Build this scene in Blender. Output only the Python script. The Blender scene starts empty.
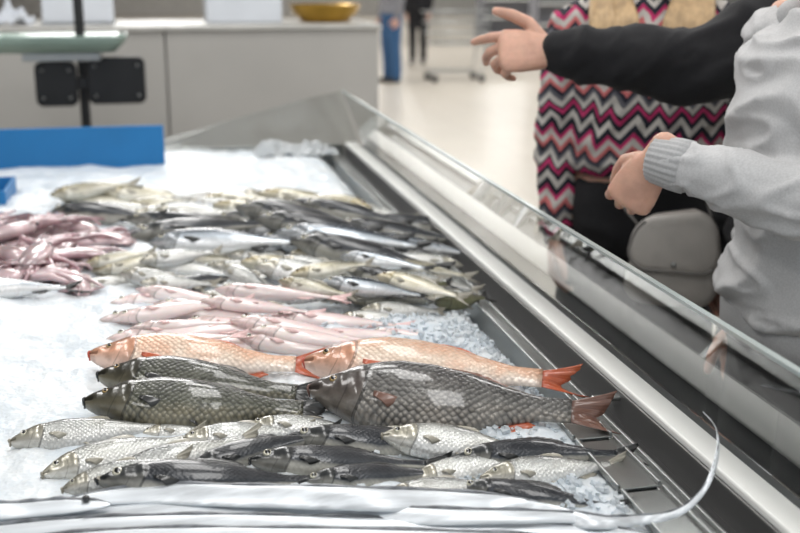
import bpy, bmesh, math, random
from mathutils import Vector, Matrix, noise
random.seed(11)
scene = bpy.context.scene
COL = scene.collection
V = Vector

# ------------------------------------------------------------------ camera
FPX = 1111.0
CAM = V((0, 0, 1.5))
PITCH = math.atan(291 / FPX)
YAW = math.atan(245 / FPX * math.cos(PITCH))
sw, cw, sp, cp = math.sin(YAW), math.cos(YAW), math.sin(PITCH), math.cos(PITCH)
CF = V((sw * cp, cw * cp, -sp)); CR = V((cw, -sw, 0)); CU = V((sw * sp, cw * sp, cp))
def survey(px, py, z):
    """point of the horizontal plane at height z measured from the photograph"""
    d = CF + CR * ((px - 400) / FPX) + CU * ((266.5 - py) / FPX)
    t = (z - CAM.z) / d.z
    return CAM + d * t
cam_d = bpy.data.cameras.new("camera"); cam = bpy.data.objects.new("camera", cam_d)
COL.objects.link(cam); scene.camera = cam
cam.location = CAM
cam.rotation_euler = CF.to_track_quat('-Z', 'Y').to_euler()
cam_d.sensor_width = 36; cam_d.lens = 50
cam_d.dof.use_dof = True; cam_d.dof.focus_distance = 1.52; cam_d.dof.aperture_fstop = 4.0
cam_d.clip_end = 200

# ------------------------------------------------------------------ materials
def nt(name):
    m = bpy.data.materials.new(name); m.use_nodes = True
    n = m.node_tree; n.nodes.clear()
    out = n.nodes.new("ShaderNodeOutputMaterial"); b = n.nodes.new("ShaderNodeBsdfPrincipled")
    n.links.new(b.outputs[0], out.inputs[0])
    return m, n, b
def c4(c): return (c[0], c[1], c[2], 1)
def node(n, t, **k):
    x = n.nodes.new(t)
    for a, v in k.items(): setattr(x, a, v)
    return x
def L(n, a, b): n.links.new(a, b)
def mth(n, op, a, b=None, c=None):
    x = node(n, "ShaderNodeMath", operation=op)
    for i, q in enumerate((a, b, c)):
        if q is None: continue
        if isinstance(q, (int, float)): x.inputs[i].default_value = q
        else: L(n, q, x.inputs[i])
    return x.outputs[0]
def mix(n, f, a, b, bt='MIX'):
    x = node(n, "ShaderNodeMix", data_type='RGBA', blend_type=bt)
    for s, q in ((0, f), (6, a), (7, b)):
        if isinstance(q, (int, float)): x.inputs[s].default_value = q
        elif isinstance(q, tuple): x.inputs[s].default_value = c4(q)
        else: L(n, q, x.inputs[s])
    return x.outputs[2]
def ramp(n, f, stops, const=False):
    r = node(n, "ShaderNodeValToRGB"); L(n, f, r.inputs[0])
    if const: r.color_ramp.interpolation = 'CONSTANT'
    e = r.color_ramp.elements
    while len(e) < len(stops): e.new(0.5)
    for i, (p, c) in enumerate(stops):
        e[i].position = p; e[i].color = c4(c)
    return r.outputs[0]
def plain(name, col, rough=0.5, metal=0.0, var=0.1, scale=8.0, bump=0.0, bscale=60.0, coat=0.0, trans=0.0, sss=0.0, ior=1.45, emit=None, stretch=None):
    m, n, b = nt(name)
    tc = node(n, "ShaderNodeTexCoord")
    src = tc.outputs["Object"]
    if stretch:
        mp = node(n, "ShaderNodeMapping"); mp.inputs["Scale"].default_value = stretch; L(n, src, mp.inputs["Vector"]); src = mp.outputs[0]
    nz = node(n, "ShaderNodeTexNoise"); nz.inputs["Scale"].default_value = scale; nz.inputs["Detail"].default_value = 4
    L(n, src, nz.inputs["Vector"])
    col2 = tuple(max(0, x * (1 - var)) for x in col); col1 = tuple(min(1, x * (1 + var)) for x in col)
    f = ramp(n, nz.outputs["Fac"], [(.35, (0, 0, 0)), (.65, (1, 1, 1))])
    L(n, mix(n, f, col2, col1), b.inputs["Base Color"])
    b.inputs["Roughness"].default_value = rough; b.inputs["Metallic"].default_value = metal
    b.inputs["Coat Weight"].default_value = coat; b.inputs["Coat Roughness"].default_value = 0.1
    b.inputs["Transmission Weight"].default_value = trans; b.inputs["IOR"].default_value = ior
    if sss:
        b.inputs["Subsurface Weight"].default_value = sss
        b.inputs["Subsurface Scale"].default_value = 0.01
    if emit:
        b.inputs["Emission Color"].default_value = c4(col); b.inputs["Emission Strength"].default_value = emit
    if bump:
        n2 = node(n, "ShaderNodeTexNoise"); n2.inputs["Scale"].default_value = bscale; n2.inputs["Detail"].default_value = 5
        L(n, src, n2.inputs["Vector"])
        bp = node(n, "ShaderNodeBump"); bp.inputs["Strength"].default_value = bump; bp.inputs["Distance"].default_value = 0.01
        L(n, n2.outputs["Fac"], bp.inputs["Height"]); L(n, bp.outputs[0], b.inputs["Normal"])
    return m

def fish_mat(name, belly, side, back, head, scale_size=0.012, scale_amt=0.5, scale_col=(0.02, 0.02, 0.02), metal=0.2, rough=0.28, blotch=(0.3, 0.2, 0.1), blotch_amt=0.0, stripes=0.0, side_pos=0.45, back_pos=0.8, bump=0.4, sss=0.0, coat=.75):
    m, n, b = nt(name)
    uv = node(n, "ShaderNodeUVMap"); sx = node(n, "ShaderNodeSeparateXYZ"); L(n, uv.outputs[0], sx.inputs[0])
    u, v = sx.outputs[0], sx.outputs[1]
    tc = node(n, "ShaderNodeTexCoord"); oi = node(n, "ShaderNodeObjectInfo")
    off = node(n, "ShaderNodeVectorMath", operation='ADD'); L(n, tc.outputs["Object"], off.inputs[0]); L(n, oi.outputs["Random"], off.inputs[1])
    nz = node(n, "ShaderNodeTexNoise"); nz.inputs["Scale"].default_value = 22; nz.inputs["Detail"].default_value = 5
    L(n, off.outputs[0], nz.inputs["Vector"])
    vv = mth(n, 'ADD', v, mth(n, 'MULTIPLY', mth(n, 'SUBTRACT', nz.outputs["Fac"], 0.5), 0.3))
    col = ramp(n, vv, [(0.1, belly), (side_pos, side), (back_pos, back)])
    if stripes:
        w = node(n, "ShaderNodeTexWave"); w.inputs["Scale"].default_value = 28; w.inputs["Distortion"].default_value = 6; w.inputs["Detail"].default_value = 2
        L(n, off.outputs[0], w.inputs["Vector"])
        f = mth(n, 'MULTIPLY', mth(n, 'MULTIPLY', w.outputs["Fac"], stripes), mth(n, 'GREATER_THAN', vv, 0.6))
        col = mix(n, f, col, tuple(x * 0.25 for x in back))
    if blotch_amt:
        n3 = node(n, "ShaderNodeTexNoise"); n3.inputs["Scale"].default_value = 18; n3.inputs["Detail"].default_value = 5
        L(n, off.outputs[0], n3.inputs["Vector"])
        col = mix(n, mth(n, 'MULTIPLY', ramp(n, mth(n, 'ADD', n3.outputs["Fac"], mth(n, 'MULTIPLY', mth(n, 'SUBTRACT', v, .5), .12)), [(0.45, (0, 0, 0)), (0.60, (1, 1, 1))]), blotch_amt), col, blotch)
    mp = node(n, "ShaderNodeMapping"); mp.inputs["Rotation"].default_value = (0, 0, math.radians(45))
    s = 1.0 / scale_size; mp.inputs["Scale"].default_value = (s * 0.85, s, 0.0)
    L(n, tc.outputs["Object"], mp.inputs["Vector"])
    vo = node(n, "ShaderNodeTexVoronoi", voronoi_dimensions='2D'); vo.inputs["Scale"].default_value = 1; vo.inputs["Randomness"].default_value = 0.38
    L(n, mp.outputs[0], vo.inputs["Vector"])
    edge = ramp(n, vo.outputs["Distance"], [(0.15, (0, 0, 0)), (0.62, (1, 1, 1))])
    g = mth(n, 'ADD', u, mth(n, 'MULTIPLY', mth(n, 'POWER', mth(n, 'SUBTRACT', v, 0.5), 2.0), 0.16))
    body = mth(n, 'GREATER_THAN', g, 0.235)
    sf = mth(n, 'MULTIPLY', mth(n, 'ADD', .4, mth(n, 'MULTIPLY', ramp(n, nz.outputs["Fac"], [(.38, (0, 0, 0)), (.62, (1, 1, 1))]), .6)), scale_amt)
    col = mix(n, mth(n, 'MULTIPLY', mth(n, 'MULTIPLY', edge, body), sf), col, scale_col)
    vcs = node(n, "ShaderNodeSeparateColor"); L(n, vo.outputs["Color"], vcs.inputs[0])
    col = mix(n, mth(n, 'MULTIPLY', mth(n, 'MULTIPLY', vcs.outputs[0], body), scale_amt * .45), col, tuple(min(1, x * 1.5 + .04) for x in side))
    n4 = node(n, "ShaderNodeTexNoise"); n4.inputs["Scale"].default_value = 60; n4.inputs["Detail"].default_value = 4; L(n, off.outputs[0], n4.inputs["Vector"])
    hcol = ramp(n, vv, [(0.12, tuple((x + y) / 2 for x, y in zip(belly, head))), (0.42, head), (0.9, tuple(x * 0.5 for x in head))])
    hcol = mix(n, mth(n, 'MULTIPLY', ramp(n, n4.outputs["Fac"], [(.45, (0, 0, 0)), (.62, (1, 1, 1))]), .45), hcol, tuple(x * .4 for x in head))
    col = mix(n, mth(n, 'MULTIPLY', mth(n, 'SUBTRACT', 1.0, body), 0.9), col, hcol)
    gl = mth(n, 'COMPARE', g, 0.238, 0.006)
    gl2 = mth(n, 'MULTIPLY', mth(n, 'COMPARE', g, 0.17, 0.003), 0.6)
    ml = mth(n, 'MULTIPLY', mth(n, 'COMPARE', v, 0.42, 0.06), mth(n, 'LESS_THAN', u, 0.055))
    col = mix(n, mth(n, 'MULTIPLY', mth(n, 'MAXIMUM', mth(n, 'MAXIMUM', gl, gl2), ml), 0.65), col, tuple(x * 0.2 for x in head))
    val = mth(n, 'ADD', 0.8, mth(n, 'MULTIPLY', oi.outputs["Random"], 0.35))
    hs = node(n, "ShaderNodeHueSaturation"); L(n, val, hs.inputs["Value"]); L(n, col, hs.inputs["Color"])
    L(n, hs.outputs[0], b.inputs["Base Color"])
    b.inputs["Metallic"].default_value = metal
    L(n, mth(n, 'ADD', rough - 0.06, mth(n, 'MULTIPLY', nz.outputs["Fac"], 0.2)), b.inputs["Roughness"])
    b.inputs["Coat Weight"].default_value = coat; b.inputs["Coat Roughness"].default_value = 0.06; b.inputs["Coat IOR"].default_value = 1.4
    if sss:
        b.inputs["Subsurface Weight"].default_value = sss; b.inputs["Subsurface Scale"].default_value = 0.006
    bp = node(n, "ShaderNodeBump"); bp.inputs["Strength"].default_value = bump; bp.inputs["Distance"].default_value = 0.0018; bp.invert = True
    h = mth(n, 'ADD', mth(n, 'MULTIPLY', mth(n, 'MULTIPLY', edge, body), (0.3 + scale_amt) if scale_amt > 0 else 0.0), mth(n, 'ADD', mth(n, 'MULTIPLY', nz.outputs["Fac"], 1.6), mth(n, 'MULTIPLY', n4.outputs["Fac"], 0.7)))
    L(n, h, bp.inputs["Height"]); L(n, bp.outputs[0], b.inputs["Normal"])
    b2 = node(n, "ShaderNodeBump"); b2.inputs["Strength"].default_value = .35; b2.inputs["Distance"].default_value = 0.0025
    L(n, nz.outputs["Fac"], b2.inputs["Height"]); L(n, b2.outputs[0], b.inputs["Coat Normal"])
    return m
def fin_mat(name, c1, c2, rays=40):
    m, n, b = nt(name)
    uv = node(n, "ShaderNodeUVMap"); sx = node(n, "ShaderNodeSeparateXYZ"); L(n, uv.outputs[0], sx.inputs[0])
    w = mth(n, 'PINGPONG', mth(n, 'MULTIPLY', sx.outputs[0], rays), 1.0)
    col = mix(n, mth(n, 'MULTIPLY', w, 0.6), c1, c2)
    col = mix(n, mth(n, 'MULTIPLY', sx.outputs[1], 0.4), col, c2)
    L(n, col, b.inputs["Base Color"]); b.inputs["Roughness"].default_value = 0.3
    b.inputs["Coat Weight"].default_value = 0.3
    return m

M = {}
M['carp_dark'] = fish_mat("dark_carp_skin", (0.28, 0.25, 0.17), (0.10, 0.102, 0.074), (0.014, 0.016, 0.014), (0.05, 0.045, 0.032), 0.0060, 0.85, (0.005, 0.006, 0.006), 0.15, 0.26, bump=0.7, side_pos=0.32, back_pos=0.75)
M['carp_brown'] = fish_mat("grey_carp_skin", (0.40, 0.36, 0.31), (0.185, 0.178, 0.165), (0.035, 0.036, 0.040), (0.085, 0.065, 0.057), 0.0070, 0.92, (0.009, 0.009, 0.011), 0.2, 0.26, blotch=(0.17, 0.12, 0.10), blotch_amt=0.12, bump=0.9, side_pos=0.38, back_pos=0.88)
M['carp_orange'] = fish_mat("orange_carp_skin", (0.86, 0.74, 0.66), (0.72, 0.57, 0.46), (0.48, 0.25, 0.14), (0.64, 0.30, 0.18), 0.0064, 0.42, (0.27, 0.20, 0.15), 0.15, 0.27, blotch=(0.68, 0.29, 0.15), blotch_amt=0.5, bump=0.6, back_pos=.88)
M['pale'] = fish_mat("silver_mullet_skin", (0.84, 0.83, 0.81), (0.58, 0.59, 0.57), (0.07, 0.08, 0.085), (0.46, 0.43, 0.34), 0.0042, 0.4, (0.22, 0.22, 0.21), 0.35, 0.23, blotch=(0.38, 0.35, 0.27), blotch_amt=0.25, bump=0.4, side_pos=0.5, back_pos=0.82)
M['dark'] = fish_mat("dark_bass_skin", (0.52, 0.50, 0.44), (0.035, 0.042, 0.052), (0.004, 0.006, 0.011), (0.02, 0.024, 0.026), 0.004, 0.2, (0.005, 0.006, 0.008), 0.1, 0.28, bump=0.25, side_pos=0.25, back_pos=0.48, coat=.6)
M['mackerel'] = fish_mat("mackerel_skin", (0.84, 0.84, 0.84), (0.54, 0.60, 0.66), (0.012, 0.024, 0.045), (0.24, 0.26, 0.28), 0.004, 0.1, (0.2, 0.2, 0.2), 0.35, 0.23, stripes=0.5, side_pos=0.42, back_pos=0.64, bump=0.2)
M['bream'] = fish_mat("yellowish_bream_skin", (0.84, 0.81, 0.72), (0.57, 0.54, 0.43), (0.075, 0.072, 0.045), (0.38, 0.32, 0.18), 0.004, 0.3, (0.22, 0.20, 0.15), 0.3, 0.25, blotch=(0.38, 0.32, 0.16), blotch_amt=0.28, bump=0.3, back_pos=.8)
M['olive'] = fish_mat("olive_fish_skin", (0.28, 0.28, 0.15), (0.07, 0.078, 0.034), (0.022, 0.026, 0.013), (0.06, 0.065, 0.03), 0.005, 0.3, (0.03, 0.03, 0.02), 0.1, 0.28, bump=0.3)
M['pink'] = fish_mat("pink_fish_skin", (0.86, 0.77, 0.75), (0.80, 0.655, 0.64), (0.66, 0.47, 0.47), (0.72, 0.54, 0.52), 0.005, 0.0, (0.55, 0.35, 0.35), 0.0, 0.27, blotch=(0.68, 0.50, 0.51), blotch_amt=0.35, bump=0.2, sss=0.15)
M['fin_red'] = fin_mat("reddish_fin", (0.42, 0.055, 0.025), (0.60, 0.19, 0.08))
M['fin_brown'] = fin_mat("brown_fin", (0.10, 0.045, 0.033), (0.28, 0.15, 0.11))
M['fin_dark'] = fin_mat("dark_fin", (0.012, 0.013, 0.015), (0.05, 0.05, 0.048))
M['fin_pale'] = fin_mat("pale_fin", (0.25, 0.23, 0.18), (0.50, 0.47, 0.40))
M['fin_pink'] = fin_mat("pink_fin", (0.70, 0.44, 0.43), (0.82, 0.64, 0.62))
M['pupil'] = plain("eye_pupil", (0.01, 0.01, 0.012), 0.05, coat=1)
M['iris_gold'] = plain("eye_iris_gold", (0.35, 0.23, 0.08), 0.2, 0.3, coat=1)
M['iris_silver'] = plain("eye_iris_silver", (0.60, 0.57, 0.45), 0.2, 0.3, coat=1)
M['squid'] = plain("squid_skin", (0.50, 0.375, 0.39), 0.18, 0, 0.35, 14, 0.12, 50, coat=0.8, sss=0.15)
M['squid_arm'] = plain("squid_arm_skin", (0.34, 0.205, 0.225), 0.18, 0, 0.45, 30, 0.15, 90, coat=0.8, sss=0.1)
M['ribbon'] = plain("ribbonfish_silver", (0.66, 0.695, 0.73), 0.40, 0.55, 0.20, 3.0, 0.10, 7, coat=0.15, stretch=(1.0, 22, 22))
M['ribbon_fin'] = plain("ribbonfish_dorsal_fin", (0.14, 0.15, 0.165), 0.3, 0.1, 0.4, 60)
M['steel'] = plain("brushed_steel", (0.34, 0.35, 0.345), 0.32, 0.9, 0.08, 5, 0.05, 200)
M['darksteel'] = plain("dark_steel_channel", (0.10, 0.10, 0.10), 0.35, 0.8, 0.1, 5)  # channel steel has a dark base colour of its own
M['alu'] = plain("aluminium_rail", (0.20, 0.20, 0.20), 0.38, 0.6, 0.04, 5)
M['whiteplastic'] = plain("white_plastic", (0.80, 0.80, 0.77), 0.35, 0, 0.03, 5)
M['lampstrip'] = plain("white_lamp_strip_cover", (0.82, 0.82, 0.79), 0.35, 0, 0.02, 5, emit=.10)
M['black'] = plain("black_rubber", (0.012, 0.012, 0.013), 0.4, 0, 0.2, 10)
M['cabinet'] = plain("dark_cabinet_panel", (0.03, 0.032, 0.035), 0.45, 0, 0.15, 4)
M['greyledge'] = plain("grey_enamel_ledge", (0.10, 0.105, 0.105), 0.5, 0, 0.08, 4)
M['blue'] = plain("blue_plastic", (0.012, 0.16, 0.40), 0.45, 0, 0.06, 6)
M['gold'] = plain("golden_metal", (0.50, 0.30, 0.05), 0.25, 0.6, 0.1, 10)
M['paper'] = plain("white_card", (0.72, 0.75, 0.80), 0.6, 0, 0.04, 5)
M['glassgreen'] = plain("greenish_pan_plastic", (0.30, 0.40, 0.35), 0.2, 0.1, 0.08, 5, coat=0.5)

def glass_mat(name, col, rough=0.02, ior=1.5):
    m, n, b = nt(name)
    nz = node(n, "ShaderNodeTexNoise"); nz.inputs["Scale"].default_value = 6
    L(n, mth(n, 'ADD', rough, mth(n, 'MULTIPLY', nz.outputs["Fac"], 0.02)), b.inputs["Roughness"])
    b.inputs["Base Color"].default_value = c4(col); b.inputs["Transmission Weight"].default_value = 1; b.inputs["IOR"].default_value = ior
    return m
M['glass'] = glass_mat("display_glass", (0.94, 0.96, 0.955), 0.0, 1.45)
M['glass_end'] = glass_mat("grey_end_glass", (0.80, 0.82, 0.81), 0.06, 1.5)
M['acryl'] = glass_mat("clear_acrylic", (0.9, 0.93, 0.93), 0.05)

def ice_mat(name, trans, col, dk=(.82, .86, .90)):
    m, n, b = nt(name)
    tc = node(n, "ShaderNodeTexCoord")
    a = node(n, "ShaderNodeTexNoise"); a.inputs["Scale"].default_value = 9; a.inputs["Detail"].default_value = 6; a.inputs["Roughness"].default_value = .6; L(n, tc.outputs["Object"], a.inputs["Vector"])
    vo = node(n, "ShaderNodeTexVoronoi"); vo.inputs["Scale"].default_value = 130; L(n, tc.outputs["Object"], vo.inputs["Vector"])
    col_b = mix(n, ramp(n, a.outputs["Fac"], [(.38, (0, 0, 0)), (.6, (1, 1, 1))]), tuple(x * y for x, y in zip(col, dk)), col)
    L(n, col_b, b.inputs["Base Color"])
    b.inputs["Roughness"].default_value = 0.42; b.inputs["Transmission Weight"].default_value = trans; b.inputs["IOR"].default_value = 1.31
    b.inputs["Subsurface Weight"].default_value = 0.3 if not trans else 0.0
    b.inputs["Subsurface Scale"].default_value = 0.012; b.inputs["Subsurface Radius"].default_value = (0.8, 0.9, 1.0)
    b.inputs["Coat Weight"].default_value = 0.12
    h = mth(n, 'ADD', mth(n, 'MULTIPLY', vo.outputs["Distance"], .6), mth(n, 'MULTIPLY', a.outputs["Fac"], 1.6))
    bp = node(n, "ShaderNodeBump"); bp.inputs["Strength"].default_value = 0.5; bp.inputs["Distance"].default_value = 0.004
    L(n, h, bp.inputs["Height"]); L(n, bp.outputs[0], b.inputs["Normal"])
    return m
M['ice'] = ice_mat("crushed_ice", 0.0, (0.74, 0.775, 0.80))
M['chip'] = ice_mat("ice_chip_clear", 0.35, (0.90, 0.93, 0.95))

def cloth(name, col, var=0.12, bump=0.25, weave=900, rough=0.9, cs=160):
    m, n, b = nt(name)
    tc = node(n, "ShaderNodeTexCoord")
    a = node(n, "ShaderNodeTexNoise"); a.inputs["Scale"].default_value = cs; a.inputs["Detail"].default_value = 4; L(n, tc.outputs["Object"], a.inputs["Vector"])
    w = node(n, "ShaderNodeTexNoise"); w.inputs["Scale"].default_value = weave; L(n, tc.outputs["Object"], w.inputs["Vector"])
    L(n, mix(n, ramp(n, a.outputs["Fac"], [(.35, (0, 0, 0)), (.65, (1, 1, 1))]), tuple(x * (1 - var) for x in col), tuple(min(1, x * (1 + var)) for x in col)), b.inputs["Base Color"])
    b.inputs["Roughness"].default_value = rough; b.inputs["Sheen Weight"].default_value = 0.04
    bp = node(n, "ShaderNodeBump"); bp.inputs["Strength"].default_value = bump; bp.inputs["Distance"].default_value = 0.002
    L(n, w.outputs["Fac"], bp.inputs["Height"]); L(n, bp.outputs[0], b.inputs["Normal"])
    return m
M['grey_cloth'] = cloth("heather_grey_jersey", (0.52, 0.52, 0.525), .07, .15, cs=300)
M['grey_rib'] = cloth("heather_grey_rib", (0.43, 0.43, 0.435), .07, .15, cs=300)
M['black_cloth'] = cloth("black_knit", (0.006, 0.006, 0.008))
M['black_pants'] = cloth("black_trouser_cloth", (0.006, 0.006, 0.008))
M['jeans'] = cloth("blue_denim", (0.03, 0.09, 0.20))
M['greycoat'] = cloth("grey_coat_cloth", (0.2, 0.2, 0.22))
M['skin'] = plain("skin", (0.60, 0.35, 0.26), 0.5, 0, 0.12, 30, 0.1, 250, sss=0.2)
M['blond'] = plain("blond_hair", (0.48, 0.33, 0.18), 0.5, 0, 0.22, 30, 0, 20, stretch=(1.5, 1.5, .06))
M['brownhair'] = plain("brown_hair", (0.07, 0.045, 0.03), 0.5, 0, 0.3, 14, 0.1, 30, stretch=(4, 4, .3))
M['shoe'] = plain("shoe_leather", (0.02, 0.02, 0.02), 0.4)
M['bag'] = plain("grey_leather", (0.44, 0.415, 0.385), 0.42, 0, 0.06, 20, 0.15, 300)
M['bag_edge'] = plain("dark_grey_leather_piping", (0.20, 0.19, 0.18), 0.42, 0, 0.08, 20)

def zigzag_mat(axis):
    m, n, b = nt("zigzag_knit")
    tc = node(n, "ShaderNodeTexCoord")
    d = node(n, "ShaderNodeVectorMath", operation='DOT_PRODUCT'); L(n, tc.outputs["Object"], d.inputs[0]); d.inputs[1].default_value = axis
    sx = node(n, "ShaderNodeSeparateXYZ"); L(n, tc.outputs["Object"], sx.inputs[0])
    wz = node(n, "ShaderNodeTexNoise"); wz.inputs["Scale"].default_value = 7; L(n, tc.outputs["Object"], wz.inputs["Vector"])
    wob = mth(n, 'MULTIPLY', mth(n, 'SUBTRACT', wz.outputs["Fac"], .5), .05)
    tri = mth(n, 'PINGPONG', mth(n, 'ADD', mth(n, 'ADD', d.outputs["Value"], 2.0), wob), 0.026)
    val = mth(n, 'FRACT', mth(n, 'MULTIPLY', mth(n, 'ADD', mth(n, 'ADD', sx.outputs[2], wob), mth(n, 'MULTIPLY', tri, 1.15)), 1 / 0.145))
    W = (0.60, 0.57, 0.53); K = (0.010, 0.010, 0.022); P = (0.55, 0.025, 0.14); C = (0.62, 0.16, 0.16); G = (0.12, 0.12, 0.14)
    col = ramp(n, val, [(0.0, W), (0.12, K), (0.22, P), (0.30, K), (0.35, W), (0.46, G), (0.53, K), (0.60, C), (0.68, W), (0.80, P), (0.88, K)], True)
    nz = node(n, "ShaderNodeTexNoise"); nz.inputs["Scale"].default_value = 200; L(n, tc.outputs["Object"], nz.inputs["Vector"])
    L(n, mix(n, mth(n, 'MULTIPLY', nz.outputs["Fac"], .35), col, (0.03, 0.03, 0.04)), b.inputs["Base Color"]); b.inputs["Roughness"].default_value = 0.9
    w = node(n, "ShaderNodeTexNoise"); w.inputs["Scale"].default_value = 300; L(n, tc.outputs["Object"], w.inputs["Vector"])
    bp = node(n, "ShaderNodeBump"); bp.inputs["Strength"].default_value = 0.4; bp.inputs["Distance"].default_value = 0.003
    L(n, w.outputs["Fac"], bp.inputs["Height"]); L(n, bp.outputs[0], b.inputs["Normal"])
    return m

def tile_mat(name, c1, c2, grout, size, rough):
    m, n, b = nt(name)
    tc = node(n, "ShaderNodeTexCoord")
    br = node(n, "ShaderNodeTexBrick"); br.offset = 0; br.inputs["Scale"].default_value = 1
    br.inputs["Brick Width"].default_value = size; br.inputs["Row Height"].default_value = size
    br.inputs["Mortar Size"].default_value = 0.004
    br.inputs["Color1"].default_value = c4(c1); br.inputs["Color2"].default_value = c4(c2); br.inputs["Mortar"].default_value = c4(grout)
    L(n, tc.outputs["Object"], br.inputs["Vector"])
    nz = node(n, "ShaderNodeTexNoise"); nz.inputs["Scale"].default_value = 2.5; nz.inputs["Detail"].default_value = 6; L(n, tc.outputs["Object"], nz.inputs["Vector"])
    L(n, mix(n, mth(n, 'MULTIPLY', nz.outputs["Fac"], 0.25), br.outputs[0], tuple(x * 0.8 for x in c1)), b.inputs["Base Color"])
    b.inputs["Roughness"].default_value = rough
    return m

# ------------------------------------------------------------------ mesh builder
class MB:
    def __init__(s): s.v = []; s.f = []; s.uv = {}; s.mi = []
    def add(s, vs, fs, mi=0):
        o = len(s.v); s.v += [V(x) for x in vs]; s.f += [tuple(i + o for i in f) for f in fs]; s.mi += [mi] * len(fs)
        return o
    def add_mesh(s, me): s.add([x.co for x in me.vertices], [tuple(p.vertices) for p in me.polygons])
    def box(s, lo, hi, mi=0):
        x0, y0, z0 = lo; x1, y1, z1 = hi
        s.add([(x0, y0, z0), (x1, y0, z0), (x1, y1, z0), (x0, y1, z0), (x0, y0, z1), (x1, y0, z1), (x1, y1, z1), (x0, y1, z1)],
              [(3, 2, 1, 0), (4, 5, 6, 7), (0, 1, 5, 4), (1, 2, 6, 5), (2, 3, 7, 6), (3, 0, 4, 7)], mi)
    def mesh(s, name="m", origin=None):
        me = bpy.data.meshes.new(name)
        o = V(origin) if origin is not None else V((0, 0, 0))
        me.from_pydata([tuple(x - o) for x in s.v], [], s.f)
        if len(s.mi) == len(s.f): me.polygons.foreach_set("material_index", s.mi)
        me.update(); return me
def obj(name, me, mats, parent=None, loc=(0, 0, 0), smooth=True, bevel=0, recalc=True, **props):
    if recalc:
        bm = bmesh.new(); bm.from_mesh(me); bmesh.ops.recalc_face_normals(bm, faces=bm.faces); bm.to_mesh(me); bm.free()
    o = bpy.data.objects.new(name, me); COL.objects.link(o)
    for m in (mats if isinstance(mats, (list, tuple)) else [mats]): me.materials.append(m)
    if smooth:
        me.polygons.foreach_set("use_smooth", [True] * len(me.polygons))
    if bevel:
        b = o.modifiers.new("bevel", 'BEVEL'); b.width = bevel; b.segments = 2; b.limit_method = 'ANGLE'
    o.location = loc
    if parent: o.parent = parent
    for k, v in props.items(): o[k] = v
    return o
def empty(name, loc, **props):
    o = bpy.data.objects.new(name, None); COL.objects.link(o); o.location = loc; o.empty_display_size = 0.05
    for k, v in props.items(): o[k] = v
    return o
def tube(mb, pts, rad, seg=14, ref=None, power=2.0, cap=True, mi=0):
    pts = [V(p) for p in pts]; n = len(pts)
    rad = [(r, r) if isinstance(r, (int, float)) else r for r in rad]
    T = []
    for i in range(n):
        a = pts[max(0, i - 1)]; b = pts[min(n - 1, i + 1)]; T.append((b - a).normalized())
    r0 = V(ref) if ref is not None else (V((0, 0, 1)) if abs(T[0].z) < 0.9 else V((1, 0, 0)))
    if cap:
        P = [pts[0] - T[0] * min(rad[0]) * 0.85, pts[0] - T[0] * min(rad[0]) * 0.5] + pts + [pts[-1] + T[-1] * min(rad[-1]) * 0.5, pts[-1] + T[-1] * min(rad[-1]) * 0.85]
        R = [tuple(x * 0.45 for x in rad[0]), tuple(x * 0.83 for x in rad[0])] + rad + [tuple(x * 0.83 for x in rad[-1]), tuple(x * 0.45 for x in rad[-1])]
        TT = [T[0], T[0]] + T + [T[-1], T[-1]]
    else: P, R, TT = pts, rad, T
    vs = []; A = r0
    for p, r, t in zip(P, R, TT):
        base = r0 if ref is not None else A
        A = (base - t * base.dot(t)).normalized(); B = t.cross(A)
        for k in range(seg):
            th = 2 * math.pi * k / seg; c, s_ = math.cos(th), math.sin(th)
            e = 2.0 / power
            x = math.copysign(abs(c) ** e, c); y = math.copysign(abs(s_) ** e, s_)
            vs.append(p + A * (x * r[0]) + B * (y * r[1]))
    m = len(P); fs = []
    for i in range(m - 1):
        for k in range(seg):
            fs.append((i * seg + k, i * seg + (k + 1) % seg, (i + 1) * seg + (k + 1) % seg, (i + 1) * seg + k))
    fs.append(tuple(range(seg))[::-1]); fs.append(tuple((m - 1) * seg + k for k in range(seg)))
    mb.add(vs, fs, mi)
def smoothpts(pts, k=4):
    pts = [V(p) for p in pts]; out = []
    for i in range(len(pts) - 1):
        p0 = pts[max(0, i - 1)]; p1 = pts[i]; p2 = pts[i + 1]; p3 = pts[min(len(pts) - 1, i + 2)]
        for j in range(k):
            t = j / k
            out.append(0.5 * ((2 * p1) + (p2 - p0) * t + (2 * p0 - 5 * p1 + 4 * p2 - p3) * t * t + (3 * p1 - p0 - 3 * p2 + p3) * t ** 3))
    out.append(pts[-1]); return out
def interp(kn, x):
    for (a, va), (b, vb) in zip(kn, kn[1:]):
        if x <= b:
            t = (x - a) / (b - a) if b > a else 0
            return va + (vb - va) * t
    return kn[-1][1]
def remesh(mb, voxel, it=4, fold=None):
    me = mb.mesh("tmp")
    bm = bmesh.new(); bm.from_mesh(me); bmesh.ops.recalc_face_normals(bm, faces=bm.faces); bm.to_mesh(me); bm.free()
    o = bpy.data.objects.new("tmp", me); COL.objects.link(o)
    r = o.modifiers.new("r", 'REMESH'); r.mode = 'VOXEL'; r.voxel_size = voxel
    s = o.modifiers.new("s", 'SMOOTH'); s.factor = 0.5; s.iterations = it
    bpy.context.view_layer.update()
    dg = bpy.context.evaluated_depsgraph_get()
    me2 = bpy.data.meshes.new_from_object(o.evaluated_get(dg))
    bpy.data.objects.remove(o); bpy.data.meshes.remove(me)
    if fold:
        co = [(v.co.copy(), v.normal.copy()) for v in me2.vertices]
        for v, (c, nn) in zip(me2.vertices, co): v.co = c + nn * fold(c)
    return me2
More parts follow.
